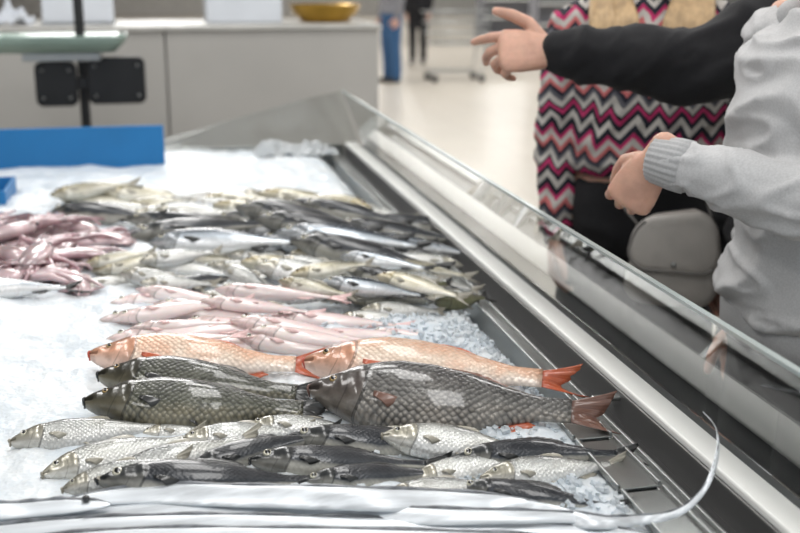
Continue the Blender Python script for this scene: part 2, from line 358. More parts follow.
def folds(amp, a, b=None, seed=0.0):
    b = b or a
    def f(c):
        q = V((c.x * a + seed, c.y * a, c.z * b))
        w = noise.noise(q * 0.5) * 1.6
        n1 = noise.noise(q + V((w, w, w)))
        n2 = noise.noise(q * 2.3 + V((5, w, 1)))
        return amp * ((1 - 2.2 * abs(n1)) * 0.7 + 0.3 * n2)
    return f
def drape(amp, seed=0.0):
    """long soft diagonal cloth folds"""
    def f(c):
        q = V((c.x * 5 + c.z * 4 + seed, c.y * 5, c.z * 7 - c.x * 4))
        w = noise.noise(q * .6) * 1.2
        n1 = noise.noise(V((q.x * .6 + w, q.y * .6, q.z * 1.6 + w)))
        n2 = noise.noise(V((q.x * 1.3 - w, q.y * 1.3 + 4, q.z * 3.2 + w)))
        return amp * (max(0, 1 - 3.2 * abs(n1)) ** 1.3 * .9 - .3 + .45 * max(0, 1 - 4 * abs(n2)) ** 1.3) + amp * .12 * noise.noise(q * 3)
    return f

# ------------------------------------------------------------------ room
def quad(name, pts, mat, **p):
    mb = MB(); mb.add(pts, [tuple(range(len(pts)))]); return obj(name, mb.mesh(name), mat, smooth=False, recalc=False, kind="structure", **p)
quad("floor", [(-15, -3, 0), (30, -3, 0), (30, 46, 0), (-15, 46, 0)], tile_mat("beige_floor_tiles", (0.64, 0.58, 0.50), (0.61, 0.56, 0.48), (0.50, 0.45, 0.39), 0.6, 0.25))
quad("wall_back", [(-15, 45.9, 0), (30, 45.9, 0), (30, 45.9, 5), (-15, 45.9, 5)], plain("pale_wall_paint", (0.50, 0.48, 0.45), 0.8))
quad("wall_left", [(-14.9, -3, 0), (-14.9, 46, 0), (-14.9, 46, 5), (-14.9, -3, 5)], plain("pale_side_paint", (0.5, 0.5, 0.48), 0.8))
quad("ceiling", [(-15, -3, 5), (-15, 46, 5), (30, 46, 5), (30, -3, 5)], plain("grey_ceiling_paint", (0.20, 0.20, 0.20), 0.9))

# ------------------------------------------------------------------ ice height
def ice_h(x, y):
    h = 0.905
    h += 0.013 * noise.noise(V((x * 4, y * 4, 0))) + 0.007 * noise.noise(V((x * 14, y * 14, 3)))
    h += 0.045 * math.exp(-(((x + 0.34) / 0.12) ** 2 + ((y - 1.9) / 0.28) ** 2))
    e = min(0.56 - x, x + 0.74, 3.98 - y, y - 0.8)
    if e < 0.06: h -= (1 - max(e, 0) / 0.06) ** 1.5 * 0.05
    return h
def sm_(t):
    t = min(1, max(0, t)); return t * t * (3 - 2 * t)
def ice_fine(x, y):
    c = noise.voronoi(V((x * 60, y * 60, 0)))[0]
    m = sm_(.5 + 1.2 * noise.noise(V((x * 7, y * 7, 9)))) * (1 - .7 * sm_((y - 2.9) / .5))
    return ice_h(x, y) + (0.0008 + .004 * m) * (0.45 - c[0]) + (0.003 + .004 * m) * noise.noise(V((x * 24, y * 24, 7))) + 0.0018 * m * noise.noise(V((x * 90, y * 90, 1)))
NX, NY = 260, 600
mb = MB(); vs = []; fs = []
for j in range(NY + 1):
    y = 0.80 + 3.18 * j / NY
    for i in range(NX + 1):
        x = -0.74 + 1.30 * i / NX
        vs.append((x, y, ice_fine(x, y)))
for j in range(NY):
    for i in range(NX):
        a = j * (NX + 1) + i; fs.append((a, a + 1, a + NX + 2, a + NX + 1))
per = [i for i in range(NX + 1)] + [(j) * (NX + 1) + NX for j in range(1, NY + 1)] + [NY * (NX + 1) + i for i in range(NX - 1, -1, -1)] + [j * (NX + 1) for j in range(NY - 1, 0, -1)]
o0 = len(vs)
for k in per: vs.append((vs[k][0], vs[k][1], 0.842))
for k in range(len(per)):
    k2 = (k + 1) % len(per); fs.append((per[k], o0 + k, o0 + k2, per[k2]))
fs.append(tuple(o0 + k for k in range(len(per))))
mb.add(vs, fs)
obj("crushed_ice", mb.mesh(), M['ice'], smooth=True, kind="stuff", label="bed of white crushed ice filling the fish counter", category="ice")

HX0, HY0, HS = -0.85, 0.7, 0.008
HW, HH = 220, 430
hm = [[ice_h(HX0 + i * HS, HY0 + j * HS) for i in range(HW)] for j in range(HH)]
def hget(x, y):
    i = int((x - HX0) / HS); j = int((y - HY0) / HS)
    return hm[min(max(j, 0), HH - 1)][min(max(i, 0), HW - 1)]
def hput(x, y, r, z, ve):
    i0 = int((x - r - HX0) / HS); i1 = int((x + r - HX0) / HS) + 1; j0 = int((y - r - HY0) / HS); j1 = int((y + r - HY0) / HS) + 1
    for j in range(max(0, j0), min(HH, j1 + 1)):
        for i in range(max(0, i0), min(HW, i1 + 1)):
            dx = HX0 + i * HS - x; dy = HY0 + j * HS - y; d = (dx * dx + dy * dy) / (r * r)
            if d < 1:
                t = z + ve * math.sqrt(1 - d)
                if t > hm[j][i]: hm[j][i] = t

# ------------------------------------------------------------------ fish
PROF = {
 'carp': dict(top=[(0, .05), (.02, .10), (.05, .155), (.09, .21), (.15, .30), (.22, .40), (.28, .46), (.35, .50), (.48, .48), (.62, .40), (.76, .26), (.88, .165), (1, .17)],
              bot=[(0, .05), (.02, .10), (.05, .16), (.09, .22), (.15, .31), (.22, .40), (.35, .50), (.48, .52), (.62, .43), (.76, .26), (.88, .155), (1, .16)],
              th=[(0, .14), (.02, .30), (.05, .46), (.09, .60), (.15, .80), (.22, .95), (.35, 1), (.48, .96), (.62, .80), (.76, .52), (.88, .26), (1, .12)]),
 'slim': dict(top=[(0, .03), (.02, .09), (.05, .16), (.09, .235), (.15, .33), (.22, .41), (.35, .50), (.48, .49), (.62, .40), (.76, .26), (.88, .14), (1, .13)],
              bot=[(0, .03), (.02, .09), (.05, .16), (.09, .24), (.15, .34), (.22, .42), (.35, .50), (.48, .49), (.62, .38), (.76, .24), (.88, .13), (1, .12)],
              th=[(0, .08), (.02, .26), (.05, .44), (.09, .62), (.15, .84), (.22, .96), (.35, 1), (.48, .94), (.62, .78), (.76, .5), (.88, .24), (1, .1)]),
}
SP = {
 'carp_dark': dict(p='carp', H=.25, T=.17, mat='carp_dark', fin='fin_dark', iris='iris_gold', fork=.45, dors=(.40, .76, .06), name='common_carp'),
 'carp_brown': dict(p='carp', H=.27, T=.17, mat='carp_brown', fin='fin_brown', iris='iris_gold', fork=.35, dors=(.42, .78, .05), name='common_carp'),
 'carp_orange': dict(p='carp', H=.25, T=.155, mat='carp_orange', fin='fin_red', iris='iris_gold', fork=.5, dors=(.42, .74, .05), name='common_carp'),
 'pale': dict(p='slim', H=.205, T=.142, mat='pale', fin='fin_pale', iris='iris_silver', fork=.5, dors=(.45, .65, .09), name='mullet'),
 'dark': dict(p='slim', H=.16, T=.132, mat='dark', fin='fin_dark', iris='iris_silver', fork=.5, dors=(.35, .7, .08), name='sea_bass'),
 'mackerel': dict(p='slim', H=.165, T=.128, mat='mackerel', fin='fin_dark', iris='iris_silver', fork=.75, dors=(.36, .5, .09), name='mackerel'),
 'bream': dict(p='slim', H=.20, T=.138, mat='bream', fin='fin_pale', iris='iris_gold', fork=.55, dors=(.35, .7, .09), name='sea_bream'),
 'olive': dict(p='carp', H=.28, T=.19, mat='olive', fin='fin_dark', iris='iris_gold', fork=.3, dors=(.4, .7, .08), name='tench'),
 'pink': dict(p='slim', H=.155, T=.10, mat='pink', fin='fin_pink', iris='iris_silver', fork=.4, dors=(.35, .65, .03), name='red_mullet'),
}
def sm(x, a, b):
    t = min(1, max(0, (x - a) / (b - a))); return t * t * (3 - 2 * t)
def uvset(me, uvs):
    l = me.uv_layers.new(name="UVMap")
    for p in me.polygons:
        for li in p.loop_indices: l.data[li].uv = uvs[me.loops[li].vertex_index]
def grid_fin(name, f, nu, nv, mat, parent, bend):
    vs = []; uvs = []; fs = []
    for i in range(nu + 1):
        for j in range(nv + 1):
            vs.append(bend(f(i / nu, j / nv, i))); uvs.append((i / nu, j / nv))
    for i in range(nu):
        for j in range(nv):
            a = i * (nv + 1) + j; fs.append((a, a + 1, a + nv + 2, a + nv + 1))
    mb = MB(); mb.add(vs, fs); me = mb.mesh(name); uvset(me, uvs)
    o = obj(name, me, mat, parent, recalc=False)
    s = o.modifiers.new("thick", 'SOLIDIFY'); s.thickness = 0.0008
    return o
def place_fish(hp, tp, kind, label, group, roll=22, flip=False, bend=0.0, tol=0.008, Hs=1.0, detail=1, tailcurl=0.0, spread=1.0, fin=None):
    sp_ = SP[kind]; pr = PROF[sp_['p']]; r = math.radians(roll)
    z = 0.93
    for it in range(4):
        Hp = survey(hp[0], hp[1], z); Tp = survey(tp[0], tp[1], z)
        d = Hp - Tp; Ln = d.length; d.normalize()
        perp = V((-d.y, d.x, 0))
        if perp.y < 0: perp = -perp
        if flip: perp = -perp
        mid = (Hp + Tp) / 2
        H = sp_['H'] * Ln * Hs; T = sp_['T'] * Ln * Hs
        smp = []
        for k in range(13):
            q = k / 12; x = Ln * (0.5 - 0.84 * q)
            hh = (interp(pr['top'], q) + interp(pr['bot'], q)) / 2 * H; tt = interp(pr['th'], q) * T / 2
            ve = math.sqrt((tt * math.cos(r)) ** 2 + (hh * math.sin(r)) ** 2); hw = math.sqrt((hh * math.cos(r)) ** 2 + (tt * math.sin(r)) ** 2)
            c = mid + d * x + perp * (bend * (x / Ln) ** 2 * Ln)
            sup = max(hget(c.x + perp.x * o_ * hw, c.y + perp.y * o_ * hw) for o_ in (-.3, 0, .3))
            smp.append((x, sup + ve, ve, hw, c))
        xs = [a[0] for a in smp]; zs = [a[1] for a in smp]; mx = sum(xs) / len(xs); mz = sum(zs) / len(zs)
        b = sum((x_ - mx) * (z_ - mz) for x_, z_ in zip(xs, zs)) / sum((x_ - mx) ** 2 for x_ in xs)
        b = max(-.12, min(.12, b))
        a0 = max(z_ - b * x_ for x_, z_ in zip(xs, zs)) - tol
        z = 0.5 * z + 0.5 * a0
    for x, _, ve, hw, c in smp: hput(c.x, c.y, max(hw, 0.006), a0 + b * x, ve)
    ax = (d + V((0, 0, b))).normalized()
    ay = (perp * math.cos(r) + V((0, 0, math.sin(r)))); ay = (ay - ax * ay.dot(ax)).normalized(); az = ax.cross(ay)
    mat = Matrix((ax, ay, az)).transposed().to_4x4(); mat.translation = V((mid.x, mid.y, a0))
    def bendf(p):
        x, y, zz = p
        t = max(0, -x / Ln - 0.1)
        return (x, y + bend * (x / Ln) ** 2 * Ln, zz + tailcurl * t * t * Ln)
    NS, SG = (52, 32) if detail else (26, 18)
    vs = []; uvs = []; fs = []
    for i in range(NS + 1):
        q = (i / NS) ** 1.3
        tp_, bt, th = interp(pr['top'], q) * H, interp(pr['bot'], q) * H, interp(pr['th'], q) * T / 2
        for k in range(SG):
            a = 2 * math.pi * k / SG; c, s_ = math.cos(a), math.sin(a)
            hh = tp_ if s_ > 0 else bt
            y = hh * math.copysign(abs(s_) ** 0.95, s_); zz = th * math.copysign(abs(c) ** 0.9, c)
            g = q + 0.04 * (s_) ** 2 * 1.0
            m_ = 1 + 0.09 * (1 - sm(g, 0.225, 0.242)) * sm(q, .10, .18) - .05 * math.exp(-((g - .165) / .01) ** 2)
            zz *= m_
            if q < 0.06 and -0.4 < s_ < 0.0: zz *= 0.72
            if .08 < q < .13 and 0 < s_ < .5: zz *= .95
            vs.append(bendf((Ln * (0.5 - 0.84 * q), y, zz))); uvs.append((q, 0.5 + 0.5 * s_))
    for i in range(NS):
        for k in range(SG):
            fs.append((i * SG + k, i * SG + (k + 1) % SG, (i + 1) * SG + (k + 1) % SG, (i + 1) * SG + k))
    fs.append(tuple(range(SG))); fs.append(tuple(NS * SG + k for k in range(SG))[::-1])
    mb = MB(); mb.add(vs, fs); me = mb.mesh(sp_['name']); uvset(me, uvs)
    body = obj(sp_['name'], me, M[sp_['mat']], label=label, category="fish", group=group)
    body.matrix_world = mat
    fm = M[fin or sp_['fin']]
    rag = lambda i: random.uniform(0.86, 1.0) if i % 2 else random.uniform(.95, 1.0)
    w0 = 0.13 * H; w1 = 0.33 * H * spread; tl = 0.175 * Ln; fk = sp_['fork']
    def tail(u, v, i):
        s_ = 2 * u - 1
        ln = tl * (1 - fk * (1 - abs(s_)) ** 1.2) * rag(i) * (1 - .12 * (s_ > 0))
        return (-0.325 * Ln - v * ln, s_ * (w0 + (w1 - w0) * v ** 0.8) - .02 * H * v, 0.002 * math.sin(u * 30) * v + .16 * H * math.sin(u * 4) * v * v)
    grid_fin("tail_fin", tail, 20, 5, fm, body, bendf)
    q0, q1, fh = sp_['dors']
    def dorsal(u, v, i):
        q = q0 + (q1 - q0) * u
        y0 = interp(pr['top'], q) * H * .93
        h = fh * Ln * .55 * math.sin(math.pi * min(1, u * .86 + .14)) ** .6 * rag(i)
        return (Ln * (0.5 - 0.84 * q) - v * h * 1.2, y0 + v * h * .7, 0.0008 * math.sin(u * 50) * v)
    grid_fin("dorsal_fin", dorsal, 16, 3, fm, body, bendf)
    fa = M['fin_red'] if kind == 'carp_brown' else fm
    def anal(u, v, i):
        q = 0.72 + 0.12 * u
        y0 = -interp(pr['bot'], q) * H * .9; h = .06 * Ln * (1 - u * .5)
        return (Ln * (0.5 - 0.84 * q) - v * h * 1.0, y0 - v * h * .5, 0.0008 * math.sin(u * 40) * v)
    grid_fin("anal_fin", anal, 8, 3, fa, body, bendf)
    pl = .135 if kind == 'carp_orange' else .105
    for sg in (1, -1):
        def pect(u, v, i, sg=sg):
            a = -0.30 - 0.5 * u; l = pl * Ln * (1 - .35 * u)
            q = .275
            zz = interp(pr['th'], q) * T / 2
            return (Ln * (0.5 - 0.84 * q) - v * l * math.cos(a), -.12 * H - u * .07 * H + v * l * math.sin(a) * .6, sg * (zz * (.97 - .14 * v) + .004 * math.sin(v * 3)))
        grid_fin("pectoral_fin", pect, 8, 4, fm, body, bendf)
        def pelv(u, v, i, sg=sg):
            q = .46 + .03 * u; l = .08 * Ln * (1 - .4 * u); zz = interp(pr['th'], q) * T / 2
            return (Ln * (0.5 - 0.84 * q) - v * l * .9, -.36 * H - v * l * .5, sg * (zz * (.62 - .2 * v)))
        if detail: grid_fin("pelvic_fin", pelv, 6, 3, fa, body, bendf)
        q = .105; re = 0.0155 * Ln * (0.85 if sp_['p'] == 'carp' else 1.4); ye = .07 * H; ze = interp(pr['th'], q) * T / 2 * .93
        evs = []; efs = []; emi = []; n_ = 14
        rings = [(0.0, .55), (.35, .52), (.62, .42), (.66, .42), (.88, .26), (1.0, 0.0), (1.02, -.4)]
        for (rr, hz) in rings:
            for k in range(n_):
                a = 2 * math.pi * k / n_
                evs.append(bendf((Ln * (0.5 - 0.84 * q) + re * rr * math.cos(a), ye + re * rr * math.sin(a), sg * (ze - re * .08 + hz * re))))
        for i in range(len(rings) - 1):
            for k in range(n_):
                efs.append((i * n_ + k, i * n_ + (k + 1) % n_, (i + 1) * n_ + (k + 1) % n_, (i + 1) * n_ + k)); emi.append(0 if i < 2 else 1)
        mb = MB(); mb.v = [V(x) for x in evs]; mb.f = efs; mb.mi = emi
        obj("eye", mb.mesh(), [M['pupil'], M[sp_['iris']]], body, recalc=False)
    if detail:
        mb = MB(); x0 = Ln * .5 - .004 * Ln; pts = []
        for k in range(13):
            a = 2 * math.pi * k / 12
            pts.append(bendf((x0 + .004 * Ln * math.cos(a * 2) - .004 * Ln, -.015 * H + .065 * H * math.sin(a), .09 * T * math.cos(a) * 1.4)))
        tube(mb, pts, [.008 * H + .001] * 13, 8); obj("lips", mb.mesh(), M[sp_['fin']], body)
    return body

# steel plates lying between ice and trim
for yy in (.98, 1.13, 1.28):
    e = MB(); zz = .906
    e.box((.505, yy, zz), (.561, yy + .14, zz + .003)); e.box((.505, yy, zz + .003), (.509, yy + .14, zz + .009)); e.box((.557, yy, zz + .003), (.561, yy + .14, zz + .009))
    obj("steel_plate", e.mesh(origin=(.53, yy + .07, zz)), M['steel'], loc=(.53, yy + .07, zz), smooth=False, bevel=.001, label="small grey steel plate along the tray edge", category="metal plate", group="steel plates along the tray edge")
    for j in range(HH):
        for i in range(HW):
            if .505 < HX0 + i * HS < .561 and yy < HY0 + j * HS < yy + .14: hm[j][i] = max(hm[j][i], zz + .008)

GB = "fish in the rear pile on the ice"; GM = "mixed fish in the middle pile on the ice"; GP = "pink fish on the ice"; GF = "silver and dark fish in the near pile"; GC = "large carp on the ice"
lab = {
 'mackerel': "silver mackerel with dark striped back lying on crushed ice",
 'dark': "slim dark-backed sea bass, wet and glossy, on crushed ice",
 'pale': "pale silver mullet with golden tinge lying on crushed ice",
 'bream': "small yellowish silver sea bream lying on crushed ice",
 'olive': "small olive-green tench at the edge of the fish pile",
 'pink': "pale pink whole fish lying in the pink row on ice",
}
for (x0, x1, y, n_, kinds, gr, wl) in ((55, 330, 198, 5, 'bream pale', GB, 110), (75, 390, 209, 4, 'pale mackerel', GB, 115), (120, 420, 221, 3, 'dark', GB, 160), (130, 440, 232, 3, 'mackerel dark', GB, 160), (170, 455, 244, 3, 'mackerel', GB, 155),
                      (95, 430, 257, 5, 'bream pale', GM, 105), (90, 450, 269, 6, 'pale bream', GM, 100), (140, 460, 283, 5, 'pale mackerel', GM, 105), (230, 440, 297, 4, 'pale bream', GM, 100)):
    ks = kinds.split()
    for i in range(n_):
        w_ = wl * random.uniform(.94, 1.08); x = x0 + (x1 - x0 - w_ * .7) * i / max(1, n_ - 1) + random.uniform(-5, 5); yy = y + random.uniform(-1.5, 1.5)
        dy = random.uniform(0, 4)
        k = random.choice(ks); h, t = ((x, yy), (x + w_, yy + dy)) if random.random() < .88 else ((x + w_, yy + dy), (x, yy))
        place_fish(h, t, k, lab[k], gr, roll=random.uniform(18, 32), bend=random.uniform(-.03, .04), tol=.010, Hs=.95, detail=0)
rear = [((372,205),(282,194),'bream'), ((50,200),(146,197),'bream'), ((118,198),(210,193),'bream'), ((180,194),(270,197),'pale'), ((335,193),(240,199),'bream'),
 ((128,206),(230,203),'pale'), ((212,205),(305,204),'bream'), ((350,207),(255,206),'pale'), ((285,197),(375,207),'dark'),
 ((50,208),(170,221),'dark'), ((150,211),(252,216),'pale'), ((246,211),(345,213),'pale'), ((300,211),(420,218),'dark'),
 ((235,216),(392,222),'dark'), ((255,227),(420,231),'dark'), ((130,234),(290,221),'dark'), ((148,241),(318,243),'mackerel'),
 ((275,238),(445,242),'mackerel'), ((290,251),(462,261),'dark')]
for i, (h, t, k) in enumerate(rear):
    place_fish(h, t, k, lab[k], GB, roll=random.uniform(24, 36), bend=random.uniform(-.03, .04), tol=.012, Hs=1.12 if k in ('dark', 'mackerel') else random.uniform(1.0, 1.1), detail=0)
middle = [((95,264),(180,258),'bream'), ((78,287),(152,274),'pale'), ((140,270),(228,262),'pale'), ((240,262),(328,258),'bream'),
 ((275,266),(370,268),'pale'), ((340,258),(442,268),'mackerel'), ((120,277),(212,284),'pale'), ((165,286),(248,275),'dark'), ((195,292),(272,300),'pale'),
 ((345,272),(452,280),'dark'), ((255,281),(378,286),'pale'), ((345,293),(448,286),'bream'), ((305,294),(428,291),'dark'), ((396,299),(455,291),'olive'),
 ((262,303),(365,304),'pale'), ((320,301),(440,303),'mackerel'), ((434,307),(492,291),'olive'), ((360,313),(452,306),'pale'), ((335,319),(420,314),'pale'),
 ((222,268),(280,292),'pale'), ((290,273),(380,266),'bream'), ((85,273),(162,267),'bream'), ((376,282),(474,294),'bream'),
 ((140,293),(225,287),'pale'), ((278,290),(360,296),'bream')]
for i, (h, t, k) in enumerate(middle):
    place_fish(h, t, k, lab[k], GM, roll=random.uniform(18, 34), bend=random.uniform(-.04, .06), tol=.012, Hs=.9 if h == (222,268) else random.uniform(1.05, 1.2), detail=0)
place_fish((-70,300),(90,280),'mackerel',"large silvery fish lying beside the squid pile",GM,roll=16,bend=.05,tol=.012,Hs=1.15,detail=0)
pinks = [((110,300),(245,291)), ((135,296),(270,303)), ((215,304),(355,316)), ((100,322),(285,313)), ((155,312),(320,326)), ((268,320),(420,322)), ((180,320),(355,335)),
 ((105,335),(290,328)), ((295,338),(435,328)), ((120,347),(340,342)), ((235,346),(388,349)), ((310,350),(425,344)), ((370,331),(458,337)), ((230,328),(390,334)), ((130,328),(250,322)),
 ((112,311),(260,307)), ((200,311),(330,310)), ((110,341),(255,337)), ((250,338),(400,341))]
for h, t in pinks:
    place_fish(h, t, 'pink', lab['pink'], GP, roll=random.uniform(2, 10), bend=random.uniform(-.05, .06), tol=.012, Hs=random.uniform(1.0, 1.12), detail=0)
for h, t, k in (((138,434),(250,426),'pale'), ((245,430),(385,424),'pale'), ((372,430),(515,438),'pale')):
    place_fish(h, t, k, lab[k], GF, roll=20, bend=.02, tol=.016, Hs=1.1)
place_fish((88,362),(335,360),'carp_orange',"golden-orange carp with pale scales, resting under a larger carp",GC,roll=30,bend=.03,tol=.014)
place_fish((97,380),(335,390),'carp_dark',"dark grey scaly carp lying between two other carp",GC,roll=26,bend=.02,tol=.014)
place_fish((303,362),(590,380),'carp_orange',"pinkish-orange carp with bright red tail and fins",GC,roll=30,bend=-.02,Hs=.98,tol=.014,spread=.7)
place_fish((83,407),(345,406),'carp_dark',"dark green-grey carp with small neat scales",GC,roll=24,bend=.02,tol=.018)
place_fish((307,395),(624,414),'carp_brown',"large dark grey carp with reddish fins lying on other carp",GC,roll=34,bend=.04,tol=.020,spread=.75)
near = [((8,439),(190,424),'pale'), ((180,440),(320,428),'pale'), ((40,471),(215,434),'pale'),
 ((285,446),(495,441),'dark'), ((178,466),(350,434),'dark'), ((380,446),(560,446),'pale'), ((98,474),(272,440),'pale'), ((450,457),(648,450),'dark'), ((248,468),(460,457),'dark'),
 ((60,484),(200,462),'pale'), ((408,478),(540,461),'pale'), ((480,478),(635,462),'pale'), ((95,489),(350,474),'dark'), ((298,484),(470,468),'dark'), ((455,487),(638,508),'dark'), ((380,492),(520,484),'pale')]
for i, (h, t, k) in enumerate(near):
    place_fish(h, t, k, lab[k], GF, roll=random.uniform(22, 32), bend=random.uniform(-.04, .07), tol=.016, Hs=1.15 if k == 'dark' else 1.14)

# ------------------------------------------------------------------ ribbonfish
def ribbonfish(pix, wpx, label, prof):
    pts = []
    for (px, py, dz) in pix:
        z = 0.93
        if dz > .3: z = dz; p = survey(px, py, z)
        else:
            for _ in range(3):
                p = survey(px, py, z); z = max(hget(p.x, p.y), .9) + dz
        pts.append(V((p.x, p.y, z)))
    P = smoothpts(pts, 8); n = len(P)
    for _ in range(6):
        P = [P[0]] + [V((P[i].x, P[i].y, (P[i - 1].z + P[i].z * 2 + P[i + 1].z) / 4)) for i in range(1, n - 1)] + [P[-1]]
    lo = [interp(prof, i / (n - 1)) for i in range(n)]
    org = P[n // 3]; RF = V((0, .90, .43))
    mb = MB(); tube(mb, [p - org for p in P], [(0.5 * wpx * l + .0006, 0.13 * wpx * l + .0005) for l in lo], 24, ref=RF, power=1.6)
    body = obj("ribbonfish", mb.mesh(), M['ribbon'], loc=org, label=label, category="fish", group="long silver ribbonfish in the nearest row")
    mb = MB(); vs = []; fs = []
    for i in range(n):
        q = P[i] - org; k_ = min(1, lo[i] * 1.2)
        vs.append(q + RF * (0.47 * wpx * lo[i])); vs.append(q + RF * (0.49 * wpx * lo[i] + .0045 * k_) + V((0, 0, .001 * math.sin(i * 1.3))))
    for i in range(n - 1): fs.append((2 * i, 2 * i + 1, 2 * i + 3, 2 * i + 2))
    mb.add(vs, fs); d = obj("dorsal_fin", mb.mesh(), M['ribbon_fin'], body, recalc=False)
    s = d.modifiers.new("t", 'SOLIDIFY'); s.thickness = .001
    e = P[2] - org
    mb = MB(); tube(mb, [e + V((0.012, -.006, .004)), e + V((.012, -.010, .007))], [.005, .0045], 12)
    obj("eye", mb.mesh(), M['pupil'], body)
    for i in range(n): hput(P[i].x, P[i].y, .4 * wpx * lo[i] + .004, P[i].z, .2 * wpx * lo[i])
    return body
full = [(0, .12), (.03, .5), (.07, .8), (.15, 1), (.7, .9), (.9, .5), (1, .1)]
ribbonfish([(-70,541,.006), (60,529,.008), (200,524,.008), (330,526,.008), (480,529,.008), (620,535,.006), (700,540,.006)], .025, "long bright silver ribbonfish lying straight across the ice", full)
ribbonfish([(-80,524,.006), (20,519,.006), (120,512,.008), (230,511,.008), (340,514,.008), (450,517,.008), (560,517,.008), (640,522,.008)], .024, "slim grey-silver ribbonfish between two wider ones", full)
ribbonfish([(60,503,.008), (150,500,.010), (260,497,.010), (380,499,.012), (500,506,.010), (590,515,.008), (640,520,.010), (680,512,.93), (705,488,.955), (717,455,.975), (716,428,.985), (703,412,.98)], .031, "long silver ribbonfish with thin tail curling over the rail", [(0, .12), (.04, .6), (.12, .95), (.3, 1), (.42, .66), (.52, .42), (.62, .28), (.75, .16), (.9, .06), (1, .01)])
ribbonfish([(-60,558,.006), (120,540,.008), (300,538,.008), (480,543,.008), (640,550,.006), (760,556,.006)], .026, "long silver ribbonfish at the edge of the ice", full)
ribbonfish([(-60,512,.006), (10,511,.006), (60,507,.008), (110,503,.008)], .022, "short silver ribbonfish piece with dark fin edge", full)

# ------------------------------------------------------------------ squid
def rrect(cx, cy, hx, hy, r, n=6):
    out = []
    for (sx, sy, a0) in ((1, 1, 0), (-1, 1, 90), (-1, -1, 180), (1, -1, 270)):
        for k in range(n + 1):
            a = math.radians(a0 + 90 * k / n)
            out.append((cx + sx * (hx - r) + r * math.cos(a), cy + sy * (hy - r) + r * math.sin(a)))
    return out
def loft_loops(loops):
    mb = MB(); n = len(loops[0]); vs = [p for l in loops for p in l]; fs = []
    for i in range(len(loops) - 1):
        for k in range(n): fs.append((i * n + k, i * n + (k + 1) % n, (i + 1) * n + (k + 1) % n, (i + 1) * n + k))
    fs.append(tuple(range(n))); fs.append(tuple((len(loops) - 1) * n + k for k in range(n)))
    mb.add(vs, fs); return mb
def squid(px, py, ang, ln, label):
    z = .95
    for _ in range(3):
        c = survey(px, py, z); z = hget(c.x, c.y) + ln * .04
    z = min(z, .985)
    a = math.radians(ang); d = V((math.cos(a), math.sin(a), 0)); s_ = V((-d.y, d.x, 0)); R = ln * .12
    cv = random.uniform(-.35, .35) * ln
    mb = MB(); tube(mb, smoothpts([d * -ln * .46 + s_ * cv + V((0, 0, -.008)), d * -ln * .3 + s_ * cv * .35, V((0, 0, .004)), d * ln * .12], 4), [(x * R, x * R * .55) for x in (.1, .4, .6, .75, .85, .92, .98, 1, 1, .95, .9, .82, .75)], 18, ref=s_)
    me = mb.mesh()
    body = obj("squid", me, M['squid'], loc=(c.x, c.y, z), label=label, category="squid", group="pinkish squid piled on the ice")
    mb = MB(); o_ = s_ * cv * .7
    for sg in (1, -1):
        mb.add([d * -ln * .46 + o_, d * -ln * .36 + s_ * sg * R * 1.6 + o_, d * -ln * .22 + s_ * sg * R * .6 + o_, d * -ln * .3 + o_], [(0, 1, 2, 3)])
    f = obj("fin", mb.mesh(), M['squid'], body, recalc=False); so = f.modifiers.new("t", 'SOLIDIFY'); so.thickness = .003
    mb = MB(); tube(mb, [d * ln * .12, d * ln * .2], [R * .6, R * .5], 12); obj("head", mb.mesh(), M['squid_arm'], body)
    mb = MB()
    for k in range(8):
        o = (k - 3.5) / 3.5
        w = random.uniform(-1, 1); w2 = random.uniform(-1, 1)
        p = [d * ln * .2 + s_ * o * R * .4, d * ln * .34 + s_ * (o * R * 1.3) + V((0, 0, .006)), d * ln * (.48 - .05 * abs(o)) + s_ * (o * R * 2.2 + w * R * .8) + V((0, 0, random.uniform(0, .010))), d * ln * (.58 + w2 * .1) + s_ * (o * R * 2.6 + w * R * 2.6) + V((0, 0, random.uniform(-.006, .006))), d * ln * (.58 + w2 * .2) + s_ * (o * R * 2.8 + w * R * 4.4) + V((0, 0, -.008))]
        tube(mb, smoothpts(p, 4), [R * (.30 - .22 * q / 16) for q in range(17)], 10)
    obj("tentacles", mb.mesh(), M['squid_arm'] if random.random() < .6 else M['squid'], body, kind="stuff")
    for sg in (1, -1):
        mb = MB(); e = d * ln * .17 + s_ * sg * R * .5 + V((0, 0, R * .25)); tube(mb, [e, e + s_ * sg * R * .1], [R * .14, R * .11], 10); obj("eye", mb.mesh(), M['pupil'], body)
    for q in (-.4, -.2, 0, .15, .35): hput(c.x + d.x * ln * q, c.y + d.y * ln * q, R * .8, z, R * .35)
sq = [(-15,228,10), (30,222,170), (62,226,-40), (0,238,165), (40,238,55), (80,242,200), (15,250,190), (58,250,-35), (-10,258,10), (74,256,125), (30,264,170), (0,270,-6), (52,268,240),
      (20,230,60), (50,244,160), (20,256,-55), (68,262,110), (-20,246,0), (64,234,150), (8,278,8), (40,252,90)]
for i, (x, y, a_) in enumerate(sq):
    squid(x, y, a_ + random.uniform(-12, 12), random.uniform(.21, .27), "pinkish-mauve squid with tangled arms lying in the pile" if i % 2 else "pale mauve squid with smooth glossy mantle in the pile")

